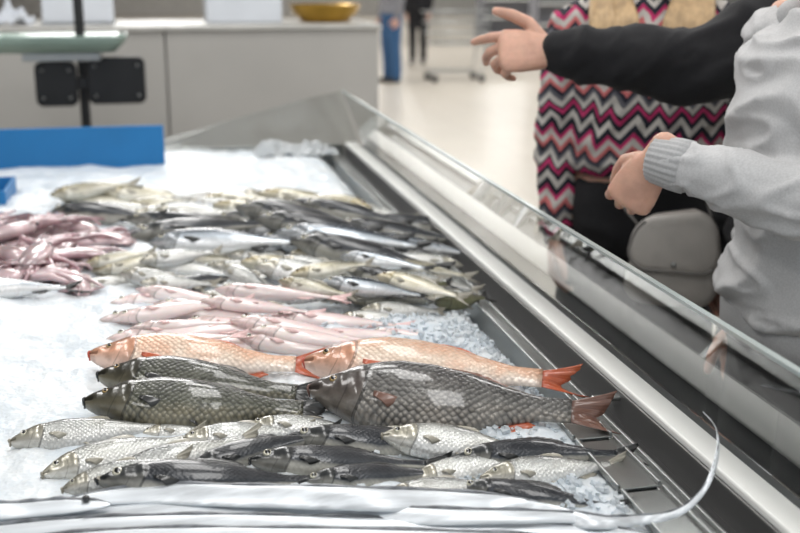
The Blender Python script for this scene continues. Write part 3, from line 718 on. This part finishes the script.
# ------------------------------------------------------------------ ice chips
mb = MB(); k = 0
def chip(p, s):
    q = Matrix.Rotation(random.uniform(0, 6.28), 3, V((random.random() - .5, random.random() - .5, random.random() - .5)).normalized())
    c = [V((x * random.uniform(.6, 1.1), y * random.uniform(.5, 1), z_ * random.uniform(.3, .8))) * s for x in (-1, 1) for y in (-1, 1) for z_ in (-1, 1)]
    mb.add([p + q @ v for v in c], [(0, 1, 3, 2), (4, 6, 7, 5), (0, 4, 5, 1), (2, 3, 7, 6), (0, 2, 6, 4), (1, 5, 7, 3)])
while k < 2400:
    x = random.uniform(.1, .565); y = random.uniform(.9, 3.0)
    dens = .0 + 1.0 * sm(x, .15, .4) * (1 - sm(y, 2.2, 3.0))
    if noise.noise(V((x * 9, y * 9, 4))) < -.05: dens *= .3
    if x > .5 and y < 1.43: dens = 0
    if random.random() > dens: k += .02; continue
    ih = ice_h(x, y)
    if hget(x, y) > ih + .004: k += .3; continue
    chip(V((x, y, ih + random.uniform(-.001, .004))), random.uniform(.002, .0055)); k += 1
obj("ice_chips", mb.mesh(), M['chip'], smooth=False, kind="stuff", label="loose clear ice chips scattered over the crushed ice", category="ice")

# ------------------------------------------------------------------ counter
ctr = empty("display_counter", (0, 2.4, 0), label="refrigerated fish counter with steel trim, white rail, low glass", category="counter")
def cpart(name, mb, mat, smooth=False, bevel=0, **p):
    return obj(name, mb.mesh(origin=(0, 2.4, 0)), mat, ctr, smooth=smooth, bevel=bevel, **p)
Y0, Y1 = 0.45, 4.45
mb = MB(); mb.box((-.80, Y0, .08), (.70, Y1, .84)); cpart("cabinet", mb, M['cabinet'], bevel=.004)
mb = MB(); mb.box((-.74, Y0 + .06, 0), (.64, Y1 - .06, .08)); cpart("plinth", mb, M['black'])
mb = MB(); mb.box((.563, Y0, .84), (.592, 3.98, .893)); mb.box((.563, Y0, .893), (.568, 3.98, .899)); mb.box((.587, Y0, .893), (.592, 3.98, .899))
cpart("steel_trim", mb, M['steel'], bevel=.001)
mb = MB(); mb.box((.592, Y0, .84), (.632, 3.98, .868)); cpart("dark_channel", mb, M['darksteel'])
mb = MB(); mb.box((.632, Y0, .84), (.639, 3.92, .912)); cpart("rail_lip", mb, M['alu'], bevel=.002)
mb = MB(); mb.box((.640, Y0, .84), (.712, 3.92, .909)); cpart("rail_base", mb, M['greyledge'], bevel=.003)
mb = MB(); mb.box((.6335, Y0, .9125), (.674, 3.91, .924)); cpart("lamp_strip", mb, M['lampstrip'], bevel=.003)
mb = MB(); mb.box((-.80, Y0, .84), (-.745, 3.98, .90)); mb.box((-.745, 3.985, .84), (.64, 4.0, .905)); mb.box((-.8, 4.0, .84), (.7, Y1, .845)); cpart("steel_edge", mb, M['steel'], bevel=.002)
gb, gt = V((.702, 0, .91)), V((.628, 0, 1.10)); th = V((.006, 0, .0023))
def prism(mb, a):
    n = len(a) // 2
    mb.add(a, [tuple(range(n))[::-1], tuple(range(n, 2 * n))] + [(i, (i + 1) % n, n + (i + 1) % n, n + i) for i in range(n)])
mb = MB(); c = [V((gb.x, Y0, gb.z)), V((gb.x, 3.93, gb.z)), V((gt.x, 3.93, gt.z)), V((gt.x, Y0, gt.z))]
prism(mb, c + [x + th for x in c]); cpart("glass_panel", mb, M['glass'])
mb = MB(); c = [V((.70, 3.94, .86)), V((-.15, 3.99, .86)), V((-.05, 3.99, .93)), V((.25, 3.96, 1.01)), V((.50, 3.945, 1.075)), V((.628, 3.94, 1.10))]
prism(mb, c + [x + V((0, .006, 0)) for x in c]); cpart("glass_panel", mb, M['glass_end'])
mb = MB(); mb.box((.627, Y0, 1.100), (.636, 3.95, 1.1045)); cpart("glass_edge_trim", mb, plain("polished_glass_edge", (.42, .47, .46), .2, .1))
mb = MB(); mb.box((.592, 1.42, .8985), (.634, 1.436, .905)); cpart("cross_bracket", mb, M['steel'], bevel=.002)

# ------------------------------------------------------------------ blue board, blue crate
e = empty("blue_board", (-.36, 3.70, .895), label="flat bright blue plastic board standing upright in the ice", category="board")
mb = MB(); mb.box((-.70, 3.69, .875), (0.0, 3.698, 1.030)); obj("panel", mb.mesh(origin=e.location), M['blue'], e, smooth=False, bevel=.002)
for x in (-.6, -.1):
    mb = MB(); mb.box((x, 3.698, .895), (x + .02, 3.78, .925)); obj("foot", mb.mesh(origin=e.location), M['blue'], e, smooth=False, bevel=.002)
lo, hi = (-.735, 3.06, .90), (-.42, 3.30, .945); x0, y0, z0 = lo; x1, y1, z1 = hi; t = .008
e = empty("shallow_crate", ((x0 + x1) / 2, (y0 + y1) / 2, z0), label="shallow blue plastic crate resting on the ice", category="crate")
mb = MB(); mb.box((x0, y0, z0), (x1, y1, z0 + t)); mb.box((x0, y0, z0 + t), (x1, y0 + t, z1)); mb.box((x0, y1 - t, z0 + t), (x1, y1, z1)); mb.box((x0, y0 + t, z0 + t), (x0 + t, y1 - t, z1)); mb.box((x1 - t, y0 + t, z0 + t), (x1, y1 - t, z1))
obj("crate_body", mb.mesh(origin=e.location), M['blue'], e, smooth=False, bevel=.002)

# ------------------------------------------------------------------ back counter
bc = empty("service_counter", (-.8, 5.8, 0), label="grey panelled service counter with light worktop behind the fish", category="counter")
def bpart(name, mb, mat, **k): return obj(name, mb.mesh(origin=(-.8, 5.8, 0)), mat, bc, smooth=False, bevel=.004, **k)
pm = plain("grey_laminate", (.46, .445, .42), .5, 0, .05, 2)
for x0, x1 in ((-2.6, -1.3), (-1.295, .03), (.035, 1.07)):
    mb = MB(); mb.box((x0, 5.5, .1), (x1 - .005, 5.53, 1.245)); bpart("front_panel", mb, pm)
mb = MB(); mb.box((-2.6, 5.53, 0), (1.065, 6.25, 1.245)); bpart("counter_body", mb, pm)
mb = MB(); mb.box((-2.65, 5.48, 1.246), (1.08, 6.3, 1.268)); bpart("worktop", mb, plain("light_worktop", (.52, .51, .48), .4))
scx, scy = -.33, 4.75
sc = empty("weighing_scale", (scx, scy, 0), label="post-mounted fish scale with greenish pan and black bracket plates", category="scale")
def spart(name, mb, mat, smooth=False, bevel=.004): return obj(name, mb.mesh(origin=(0, 0, 0)), mat, sc, smooth=smooth, bevel=bevel)
mb = MB(); tube(mb, [(.02, .02, .02), (.02, .02, 1.75)], [.02, .02], 16); spart("post", mb, M['black'], True, 0)
mb = MB(); tube(mb, [(.02, .02, .005), (.02, .02, .02)], [.17, .16], 24); spart("base", mb, M['black'], True, 0)
mb = loft_loops([[(x, y, z) for x, y in rrect(-.08, -.02, .28 + d, .16 + d, .05)] for d, z in ((-.04, 1.205), (0, 1.245), (.01, 1.268), (.01, 1.272), (-.005, 1.272), (-.045, 1.235))])
spart("pan", mb, M['glassgreen'], True, 0)
mb = MB(); mb.box((-.2, -.1, 1.17), (.1, .1, 1.204)); spart("pan_support", mb, M['steel'])
for x0, x1, z0, z1 in ((-.165, -.0, .985, 1.165), (.04, .27, .99, 1.18)):
    mb = loft_loops([[(x, yy, y) for x, y in rrect((x0 + x1) / 2, (z0 + z1) / 2, (x1 - x0) / 2 - s, (z1 - z0) / 2 - s, .03)] for yy, s in ((-.035, .004), (-.03, 0), (-.006, 0), (-.001, .004))])
    p = spart("bracket_plate", mb, M['black'], False, 0)
    for cx in (x0 + .03, x1 - .03):
        for cz in (z0 + .035, z1 - .035):
            mb = MB(); tube(mb, [(cx, -.037, cz), (cx, -.042, cz)], [.007, .006], 8); spart("bolt", mb, M['steel'], True, 0)
mb = MB(); mb.box((-.01, -.02, 1.05), (.06, 0.0, 1.10)); spart("hinge", mb, M['black'])
def boxobj(name, lo, hi, mat, label, cat, lid=True):
    c = ((lo[0] + hi[0]) / 2, (lo[1] + hi[1]) / 2, lo[2]); e = empty(name, c, label=label, category=cat)
    mb = MB(); mb.box(lo, hi); obj("container_body", mb.mesh(origin=c), mat, e, smooth=False, bevel=.01)
    if lid:
        mb = MB(); mb.box((lo[0] - .008, lo[1] - .008, hi[2]), (hi[0] + .008, hi[1] + .008, hi[2] + .02)); obj("lid", mb.mesh(origin=c), mat, e, smooth=False, bevel=.006)
boxobj("storage_box", (.24, 5.75, 1.268), (.62, 6.05, 1.40), M['paper'], "white lidded box on the worktop", "box")
mb = MB()
rings = [(.0, 0), (.12, 0), (.13, .012), (.17, .05), (.185, .085), (.19, .088), (.178, .088), (.16, .05), (.11, .016), (0.0, .014)]
n_ = 32; vs = [(r * math.cos(2 * math.pi * k / n_), r * math.sin(2 * math.pi * k / n_), z) for r, z in rings for k in range(n_)]
mb.add(vs, [(i * n_ + k, i * n_ + (k + 1) % n_, (i + 1) * n_ + (k + 1) % n_, (i + 1) * n_ + k) for i in range(len(rings) - 1) for k in range(n_)])
obj("bowl", mb.mesh(), M['gold'], loc=(.85, 5.85, 1.268), label="round golden metal bowl on the worktop", category="bowl")
e = empty("paper_stand", (-.38, 5.8, 1.268), label="white paper sheets leaning in a holder on the worktop", category="sign")
mb = MB(); mb.add([(-.17, .0, 0), (.17, .0, 0), (.17, .07, .26), (-.17, .07, .26), (-.17, .006, 0), (.17, .006, 0), (.17, .076, .26), (-.17, .076, .26)], [(0, 1, 2, 3), (7, 6, 5, 4), (0, 4, 5, 1), (1, 5, 6, 2), (2, 6, 7, 3), (3, 7, 4, 0)])
obj("sheet", mb.mesh(), M['paper'], e, smooth=False)
mb = MB(); mb.box((-.18, -.02, 0), (.18, .09, .012)); obj("holder_base", mb.mesh(), M['acryl'], e, smooth=False)
def crumple(name, c, hx, hy, hz, seed, mat, label, cat):
    N = 34; vs = []; fs = []
    for i in range(N + 1):
        for j in range(N + 1):
            x = (i / N - .5) * 2; y = (j / N - .5) * 2
            r = 1 + .22 * noise.noise(V((x * 2, y * 2, seed)))
            z = hz * (abs(noise.noise(V((x * 2.2, y * 2.2, seed + 3)))) * 1.6 + .5 * abs(noise.noise(V((x * 5, y * 5, seed + 8))))) * (1 - .6 * max(abs(x), abs(y)) ** 3)
            vs.append((x * hx * r, y * hy * r, z))
    for i in range(N):
        for j in range(N):
            a = i * (N + 1) + j; fs.append((a, a + N + 1, a + N + 2, a + 1))
    mb = MB(); mb.add(vs, fs); o = obj(name, mb.mesh(), mat, loc=c, smooth=False, recalc=False, label=label, category=cat)
    s = o.modifiers.new("t", 'SOLIDIFY'); s.thickness = .0015
M['film'] = plain("cloudy_plastic_film", (.80, .83, .85), .2, 0, .06, 20, coat=.8, trans=.45)
crumple("plastic_sheet", (.44, 3.82, .905), .13, .10, .055, 2.0, M['film'], "crumpled clear plastic sheet at the end of the ice", "plastic sheet")
crumple("crumpled_paper", (-.75, 5.8, 1.269), .16, .12, .12, 5.0, M['paper'], "crumpled white paper lying on the worktop", "paper")

# ------------------------------------------------------------------ people
def hand(mb, W, f, n, left=True, curls=((20, 20, 10),) * 4, thumb=None, sc_=1.0, spread=4):
    f = V(f).normalized(); n = V(n); n = (n - f * n.dot(f)).normalized(); s = f.cross(n) * (1 if left else -1)
    W = V(W); P = lambda a, b, c: W + (f * a + s * b + n * c) * sc_
    tube(mb, [P(-.03, 0, 0), P(.0, 0, 0), P(.03, .002, 0), P(.06, .001, .002), P(.088, 0, .003)], [(.026 * sc_, .02 * sc_), (.027 * sc_, .019 * sc_), (.036 * sc_, .017 * sc_), (.041 * sc_, .015 * sc_), (.041 * sc_, .012 * sc_)], 18, ref=s, power=2.4)
    tube(mb, [P(.02, .022, -.008), P(.05, .03, -.012)], [.017 * sc_, .014 * sc_], 10)
    lens = (.072, .080, .074, .058); offs = (.030, .010, -.011, -.030); rr = (.0092, .0094, .0088, .0078)
    for i in range(4):
        b = P(.086 - (.006 if i in (0, 3) else 0) - (.006 if i == 3 else 0), offs[i], .001)
        ang = 0; sprd = math.radians((1.5 - i) * spread); base = (f * math.cos(sprd) + s * math.sin(sprd))
        pts = [b - base * .012]; cur = b; pts.append(cur)
        for j, (fr, cu) in enumerate(zip((.45, .30, .25), curls[i])):
            ang += math.radians(cu); d = base * math.cos(ang) - n * math.sin(ang)
            cur = cur + d * lens[i] * fr * sc_; pts.append(cur)
        r = rr[i] * sc_
        P2 = []; R2 = []
        rads = [r * 1.1, r * 1.1, r, r * .9, r * .72]
        for k in range(4):
            for t in (0, .5):
                P2.append(pts[k].lerp(pts[k + 1], t)); R2.append((rads[k] * (1 - t) + rads[k + 1] * t) * (1.05 if t == 0 and k > 1 else 1))
        P2.append(pts[-1]); R2.append(rads[-1])
        tube(mb, P2, R2, 12)
    th_ = thumb or [(.5, .75, -.3), (.75, .5, -.3), (.9, .3, -.2)]
    cur = P(.018, .024, -.004); pts = [cur]
    for ln, (a, b_, c) in zip((.042, .034, .028), th_):
        d = (f * a + s * b_ + n * c).normalized(); cur = cur + d * ln * sc_; pts.append(cur)
    tube(mb, pts, [.0145 * sc_, .0125 * sc_, .011 * sc_, .008 * sc_], 12)

def ring_loft(mb, P, secs, seg=24, pw=2.3):
    vs = []
    for (z, a, b, fo) in secs:
        for k in range(seg):
            t = 2 * math.pi * k / seg; c, s = math.cos(t), math.sin(t); e = 2 / pw
            vs.append(P(a * math.copysign(abs(c) ** e, c), fo + b * math.copysign(abs(s) ** e, s), z))
    m = len(secs); fs = [(i * seg + k, i * seg + (k + 1) % seg, (i + 1) * seg + (k + 1) % seg, (i + 1) * seg + k) for i in range(m - 1) for k in range(seg)]
    fs.append(tuple(range(seg))[::-1]); fs.append(tuple((m - 1) * seg + k for k in range(seg)))
    mb.add(vs, fs)
TORSO = [(.86, .15, .10, 0), (.92, .17, .115, 0), (1.0, .16, .11, 0), (1.08, .14, .10, .005), (1.2, .155, .11, .008), (1.30, .168, .115, .005), (1.37, .168, .10, 0), (1.42, .12, .075, -.008), (1.45, .07, .06, -.008)]
def person(label, base, face, S, arms, top_mat, pant_mat, hair_mat, hands=None, hem=.93, top_off=.022, voxel=.009, fold=.006, long_hair=False, far=False, sleeve_r=.058, cuffs=None, wide=0.0):
    a = math.radians(face); F = V((math.cos(a), math.sin(a), 0)); Lf = V((-F.y, F.x, 0)); B = V((base[0], base[1], 0))
    P = lambda side, front, z: Lf * (side * S) + F * (front * S) + V((0, 0, z * S))
    e = empty("person", B, label=label, category="person")
    arm = {}
    for sd, k in ((1, 'L'), (-1, 'R')):
        if arms and arms.get(k): arm[k] = [V(q) - B for q in arms[k]]
        else: arm[k] = [P(sd * .18, 0, 1.385), P(sd * .215, -.01, 1.11), P(sd * .205, .05, .87)]
    mb = MB(); ring_loft(mb, P, TORSO)
    tube(mb, [P(0, -.008, 1.40), P(0, .0, 1.47), P(0, .008, 1.55)], [.06 * S, .054 * S, .052 * S], 16)
    for sd, k in ((1, 'L'), (-1, 'R')):
        tube(mb, [P(sd * .085, 0, .88), P(sd * .088, .01, .68), P(sd * .09, .012, .48), P(sd * .09, -.005, .30), P(sd * .09, -.01, .09)], [.08 * S, .072 * S, .055 * S, .05 * S, .036 * S], 16)
        tube(mb, [P(sd * .09, -.03, .04), P(sd * .095, .08, .03), P(sd * .10, .15, .02)], [.033 * S, .034 * S, .022 * S], 12)
        s_, el, w = arm[k]
        tube(mb, [s_ + (el - s_) * -.1, s_, s_.lerp(el, .5), el, el.lerp(w, .4), w], [.045 * S, .052 * S, .045 * S, .039 * S, .038 * S, .027 * S], 14)
    body = MB(); body.add_mesh(remesh(mb, .014, 3))
    if not far:
        mb = MB()
        ring_loft(mb, P, [(1.485, .03, .035, .045), (1.505, .045, .055, .032), (1.54, .06, .078, .02), (1.58, .068, .090, .012), (1.62, .073, .096, .005), (1.66, .075, .098, 0), (1.69, .068, .090, -.004), (1.715, .05, .068, -.008), (1.73, .022, .03, -.008)], pw=2.1)
        tube(mb, [P(0, .0, 1.45), P(0, .008, 1.53)], [.055 * S, .053 * S], 14)
        tube(mb, [P(0, .098, 1.632), P(0, .108, 1.605), P(0, .116, 1.588)], [.008 * S, .010 * S, .012 * S], 10)
        tube(mb, [P(-.024, .098, 1.552), P(0, .104, 1.553), P(.024, .098, 1.552)], [.005 * S, .008 * S, .005 * S], 8)
        for sd in (1, -1):
            tube(mb, [P(sd * .074, -.005, 1.585), P(sd * .082, -.012, 1.61), P(sd * .08, -.014, 1.635)], [(.008 * S, .014 * S), (.008 * S, .018 * S), (.007 * S, .013 * S)], 10, ref=Lf)
            tube(mb, [P(sd * .018, .094, 1.645), P(sd * .05, .085, 1.645)], [.008 * S, .006 * S], 8)
        body.add_mesh(remesh(mb, .0045, 2))
    else:
        mb = MB(); ring_loft(mb, P, [(1.50, .04, .05, .03), (1.56, .06, .085, .015), (1.63, .072, .097, .0), (1.69, .068, .088, -.004), (1.73, .025, .03, -.008)]); body.add_mesh(remesh(mb, .01, 1))
    hands = hands or {}
    for sd, k in ((1, 'L'), (-1, 'R')):
        mb = MB(); s_, el, w = arm[k]
        h = hands.get(k)
        if h: hand(mb, w + V(h['f']).normalized() * h.get('adv', .012), h['f'], h['n'], k == 'L', h['curls'], h.get('thumb'), h.get('s', 1.0) * S)
        else: hand(mb, w, (w - el).normalized() * .6 + V((0, 0, -.8)), Lf * sd, k == 'L', ((25, 30, 15),) * 4, None, S)
        body.add_mesh(remesh(mb, .0023 if not far else .005, 2))
    obj("body", body.mesh(), M['skin'], e, recalc=False)
    if not far:
        for sd in (1, -1):
            mb = MB(); c = P(sd * .032, .083, 1.622); tube(mb, [c, c + F * .004], [.011 * S, .010 * S], 12); obj("eye", mb.mesh(), M['whiteplastic'], e)
    mb = MB(); ring_loft(mb, P, [(.84, .155, .115, 0), (.90, .182, .128, 0), (.96, .178, .124, 0), (1.02, .165, .118, 0)])
    for sd in (1, -1):
        tube(mb, [P(sd * .088, 0, .88), P(sd * .092, .01, .68), P(sd * (.094 + wide * .4), .012, .48), P(sd * (.094 + wide * .5), -.005, .30), P(sd * (.094 + wide * .6), -.01, .09)], [.098 * S, (.088 + wide * .6) * S, (.070 + wide) * S, (.064 + wide * 1.3) * S, (.058 + wide * 1.5) * S], 18)
    obj("trousers", remesh(mb, .012, 3, folds(.005, 9, 14, base[0])), pant_mat, e, recalc=False)
    for sd in (1, -1):
        mb = MB(); tube(mb, [P(sd * .092, -.055, .042), P(sd * .095, 0, .045), P(sd * .098, .08, .038), P(sd * .103, .16, .03)], [(.038 * S, .04 * S), (.042 * S, .042 * S), (.044 * S, .034 * S), (.036 * S, .024 * S)], 16, ref=Lf)
        obj("shoe", mb.mesh(), M['shoe'], e)
    mb = MB()
    z0 = hem; a0, b0 = interp([(t[0], t[1]) for t in TORSO], hem), interp([(t[0], t[2]) for t in TORSO], hem)
    secs = [(z0, a0 + top_off * .9, b0 + top_off * .9, 0), (z0 + .03, a0 + top_off * 1.25, b0 + top_off * 1.25, 0)] + [(z, aa + top_off, bb + top_off, fo) for z, aa, bb, fo in TORSO if z > z0 + .05]
    ring_loft(mb, P, secs)
    tube(mb, [P(0, -.008, 1.42), P(0, -.004, 1.465)], [.082 * S, .068 * S], 18)
    for sd, k in ((1, 'L'), (-1, 'R')):
        s_, el, w = arm[k]
        we = el.lerp(w, .97 if not cuffs else .86)
        tube(mb, smoothpts([P(sd * .11, -.005, 1.385), s_, s_.lerp(el, .5), el, el.lerp(we, .5), we], 3), [interp([(0, .055), (.2, .068 + max(0, sleeve_r - .06) * .7), (.5, sleeve_r + .004), (.62, sleeve_r), (.85, sleeve_r * .80), (1, sleeve_r * .60)], i / 15) * S for i in range(16)], 18)
    me = remesh(mb, voxel if not far else .014, 2, drape(fold, base[1]) if cuffs or sleeve_r > .065 else folds(fold, 11, 15, base[1]))
    obj("hoodie" if cuffs else "sweater", me, top_mat, e, recalc=False)
    if cuffs:
        for k in 'LR':
            s_, el, w = arm[k]; d = (w - el).normalized()
            # ribbed cuff: longitudinal ribs around the wrist
            u_ = d.orthogonal().normalized(); v_ = d.cross(u_); vs = []; fs = []; N_ = 96
            prof = [(-.045, .030), (-.040, .041), (-.02, .0405), (.0, .038), (.015, .0365), (.018, .033), (.010, .031)]
            c = w - d * .012
            for (t_, r_) in prof:
                for q in range(N_):
                    a_ = 2 * math.pi * q / N_; rr_ = (r_ + (.0009 if q % 4 < 2 else -.0009)) * S
                    vs.append(c + d * t_ + u_ * (rr_ * math.cos(a_)) + v_ * (rr_ * math.sin(a_)))
            for i in range(len(prof) - 1):
                for q in range(N_): fs.append((i * N_ + q, i * N_ + (q + 1) % N_, (i + 1) * N_ + (q + 1) % N_, (i + 1) * N_ + q))
            mb = MB(); mb.add(vs, fs); obj("cuff", mb.mesh(), cuffs, e)
        mb = MB(); ring_loft(mb, P, [(hem - .045, a0 + top_off * .75, b0 + top_off * .75, 0), (hem - .04, a0 + top_off * .95, b0 + top_off * .95, 0), (hem + .005, a0 + top_off * 1.0, b0 + top_off * 1.0, 0), (hem + .012, a0 + top_off * .8, b0 + top_off * .8, 0)], 40); obj("hem_band", mb.mesh(), cuffs, e)
        mb = MB(); tube(mb, smoothpts([P(-.10, .05, 1.44), P(-.11, -.04, 1.46), P(0, -.11, 1.45), P(.11, -.04, 1.46), P(.10, .05, 1.44)], 4), [.022 * S + .012 * math.sin(math.pi * i / 16) for i in range(17)], 14); obj("hood", mb.mesh(), top_mat, e)
    mb = MB(); ring_loft(mb, P, [(1.56, .062, .05, -.05), (1.61, .080, .072, -.035), (1.66, .085, .088, -.022), (1.70, .080, .098, -.012), (1.735, .058, .075, -.012), (1.75, .025, .035, -.012)])
    if long_hair:
        tube(mb, smoothpts([P(0, -.075, 1.68), P(0, -.11, 1.55), P(0, -.12, 1.42), P(0, -.125, 1.30)], 4), [(.075 * S, .035 * S)] * 10 + [(.07 * S, .028 * S)] * 3, 16, ref=Lf)
        for sd in (1, -1):
            for o_ in range(9):
                x = .034 + .0125 * o_
                zl = 1.335 + .010 * ((o_ * 5) % 4) + .0014 * (o_ - 4) ** 2 + (.012 if sd > 0 else 0)
                tube(mb, smoothpts([P(sd * .05, .0 + .02 * (o_ % 2), 1.70), P(sd * (.072 + .004 * o_), .030, 1.60), P(sd * (.060 + .009 * o_), .075, 1.48), P(sd * x, .142, 1.41), P(sd * (x * .85 + .008), .157, zl)], 5), [((.0125 - .009 * (i / 20) ** 3) * S, (.0115 - .009 * (i / 20) ** 3) * S) for i in range(21)], 10, ref=Lf)
    obj("hair", remesh(mb, .0028 if long_hair else (.007 if not far else .012), 4), hair_mat, e, recalc=False)
    return e

wf = 246; wa = math.radians(wf); wL = V((-math.sin(wa), math.cos(wa), 0))
wb = V((1.165, 2.56, 0))
person("person in black, white and pink zigzag sweater, long blond hair", (wb.x, wb.y), wf, .99, None, zigzag_mat(tuple(wL)), M['black_pants'], M['blond'], hem=1.04, top_off=.024, fold=.010, long_hair=True, sleeve_r=.056, wide=.035)
bb = (1.33, 2.08)
person("person in black sweater pointing one hand toward the fish", bb, 184, 1.0,
       {'L': [(1.27, 1.93, 1.465), (1.03, 2.0, 1.335), (.775, 2.12, 1.352)]}, M['black_cloth'], M['black_pants'], M['brownhair'],
       hands={'L': dict(f=(-.95, .22, .02), n=(-.15, -.85, .5), curls=((24, 14, 8), (48, 30, 15), (62, 45, 25), (66, 50, 25)), thumb=[(.6, .75, .1), (.95, .42, .1), (1, .25, 0)], s=1.12)},
       hem=.92, top_off=.02, sleeve_r=.076, fold=.011, wide=.04)
gbp = (1.045, 1.56)
person("person in light grey hooded sweatshirt and black trousers, forearm raised", gbp, 180, 1.0,
       {'L': [(1.02, 1.385, 1.405), (.92, 1.39, 1.185), (.752, 1.60, 1.222)], 'R': [(1.045, 1.74, 1.40), (1.09, 1.80, 1.13), (1.06, 1.82, .88)]}, M['grey_cloth'], M['black_pants'], M['brownhair'],
       hands={'L': dict(f=(-.36, .35, -.80), n=(-.5, -.85, .2), curls=((40, 50, 30), (48, 55, 30), (52, 55, 35), (55, 60, 35)), thumb=[(.6, .5, -.6), (.8, .1, -.6), (.9, -.1, -.4)], s=.95, adv=.0)},
       hem=.965, top_off=.034, voxel=.006, fold=.015, sleeve_r=.060, cuffs=M['grey_rib'], wide=.02)
bg = V((1.120, 2.27, .775))
bag = empty("shoulder_bag", bg, label="grey leather shoulder bag with rounded flap hanging at the waist", category="bag")
Fd = V((math.cos(wa), math.sin(wa), 0))
def bagloop(hw, hh, y, zc, n=10):
    out = []
    for x, z in rrect(0, 0, hw, hh, min(.045, hh * .8), n):
        sl = .014 * math.sin(x * 22 + 1) * (1 if z > 0 else -.3); w_ = 1 + .12 * (-z / .1)
        out.append(wL * (x * w_) + V((0, 0, z + zc + sl)) + Fd * (y + .006 * math.sin(x * 40 + z * 25)))
    return out
mb = loft_loops([bagloop(.080, .09, -.038, .10), bagloop(.092, .10, -.028, .10), bagloop(.096, .103, 0, .10), bagloop(.092, .10, .028, .10), bagloop(.080, .09, .038, .10)])
obj("bag_body", mb.mesh(), M['bag'], bag)
mb = loft_loops([bagloop(.096, .060, .030, .145), bagloop(.100, .064, .036, .145), bagloop(.098, .062, .048, .145), bagloop(.086, .05, .052, .145)])
obj("flap", mb.mesh(), M['bag'], bag)
mb = MB(); tube(mb, [q + Fd * .012 for q in bagloop(.097, .061, .036, .145)[14:38]], [.0035] * 24, 8); obj("flap_piping", mb.mesh(), M['bag_edge'], bag)
mb = MB(); tube(mb, smoothpts([wL * -.085 + V((0, 0, .18)), wL * -.13 + Fd * -.03 + V((0, 0, .24)), wL * -.10 + Fd * -.06 + V((0, 0, .32)), wL * .03 + Fd * -.07 + V((0, 0, .30)), wL * .085 + V((0, 0, .18))], 6), [(.009, .003)] * 25, 8, ref=Fd); obj("strap", mb.mesh(), M['bag_edge'], bag)
mb = MB(); tube(mb, [Fd * .053 + V((0, 0, .100)), Fd * .058 + V((0, 0, .100))], [.007, .006], 14); obj("clasp", mb.mesh(), M['steel'], bag)

def gp(px, d):
    v = CF + CR * ((px - 400) / FPX); return (v.x * d, v.y * d)
person("person in blue jeans walking across the shop floor", gp(392, 16.8), 200, 1.05, None, M['greycoat'], M['jeans'], M['brownhair'], far=True, wide=.01)
person("person in black trousers standing on the shop floor", gp(417, 20.5), 250, 1.0, None, M['black_cloth'], M['black_pants'], M['brownhair'], far=True)
cx, cy = gp(452, 17)
cart = empty("shopping_cart", (cx, cy, 0), label="grey wire shopping cart standing on the shop floor", category="cart")
mb = MB()
def bx(z, t): return [(-.45 + t, -.25, z), (.45, -.28, z), (.45, .28, z), (-.45 + t, .25, z)]
for z, t in ((.55, .1), (.70, .05), (.85, .02), (1.0, 0)):
    q = bx(z, t); tube(mb, q + [q[0]], [.009] * 5, 6)
for i in range(13):
    x = -.4 + .85 * i / 12
    for y in (-.27, .27): tube(mb, [(x, y, 1.0), (x * .95, y * .92, .55)], [.005, .005], 6)
    tube(mb, [(x * .95, -.25, .55), (x * .95, .25, .55)], [.005, .005], 6)
obj("basket", mb.mesh(), M['steel'], cart)
mb = MB()
for y in (-.25, .25): tube(mb, [(.45, y, 1.05), (.40, y, .5), (.35, y, .15), (-.4, y * .8, .15)], [.014] * 4, 8)
obj("frame", mb.mesh(), M['steel'], cart)
mb = MB(); tube(mb, [(.5, -.27, 1.05), (.5, .27, 1.05)], [.018, .018], 10); obj("handle", mb.mesh(), M['black'], cart)
for x in (-.35, .35):
    for y in (-.22, .22):
        mb = MB(); tube(mb, [(x, y - .012, .06), (x, y + .012, .06)], [.055, .055], 16); obj("wheel", mb.mesh(), M['black'], cart)
def shelf(px, d, w, name_label):
    x, y = gp(px, d); e = empty("display_shelf", (x, y, 0), label=name_label, category="shelf")
    mb = MB(); mb.box((-w / 2, .45, 0), (w / 2, .5, 2.0)); mb.box((-w / 2, 0, 0), (-w / 2 + .04, .45, 2)); mb.box((w / 2 - .04, 0, 0), (w / 2, .45, 2)); obj("shelf_frame", mb.mesh(), M['greycoat'], e, smooth=False)
    for z in (.15, .55, .95, 1.35):
        mb = MB(); mb.box((-w / 2 + .04, .0, z), (w / 2 - .04, .45, z + .03)); obj("shelf_board", mb.mesh(), M['whiteplastic'], e, smooth=False)
shelf(505, 27, 1.4, "grey shop shelving unit with white boards")
shelf(580, 23, 2.2, "wide grey shop shelving unit by the aisle")

# ------------------------------------------------------------------ lights
w = bpy.data.worlds.new("world"); scene.world = w; w.use_nodes = True
bgn = w.node_tree.nodes["Background"]; bgn.inputs[0].default_value = (.93, .97, 1, 1); bgn.inputs[1].default_value = .85
def area(loc, sx, sy, e, col=(1, .99, .97)):
    l = bpy.data.lights.new("ceiling_light", 'AREA'); l.shape = 'RECTANGLE'; l.size = sx; l.size_y = sy; l.energy = e; l.color = col
    o = bpy.data.objects.new("ceiling_light", l); COL.objects.link(o); o.location = loc
for x in (-1.4, .4, 2.2):
    for y in (.6, 2.4, 4.2):
        area((x, y, 3.3), .4, 1.2, 18)
for y in (9, 15, 22, 30, 38):
    for x in (0, 6, 12): area((x, y, 4.5), 2, 2, 200)
scene.view_settings.view_transform = 'Standard'
scene.view_settings.exposure = 0
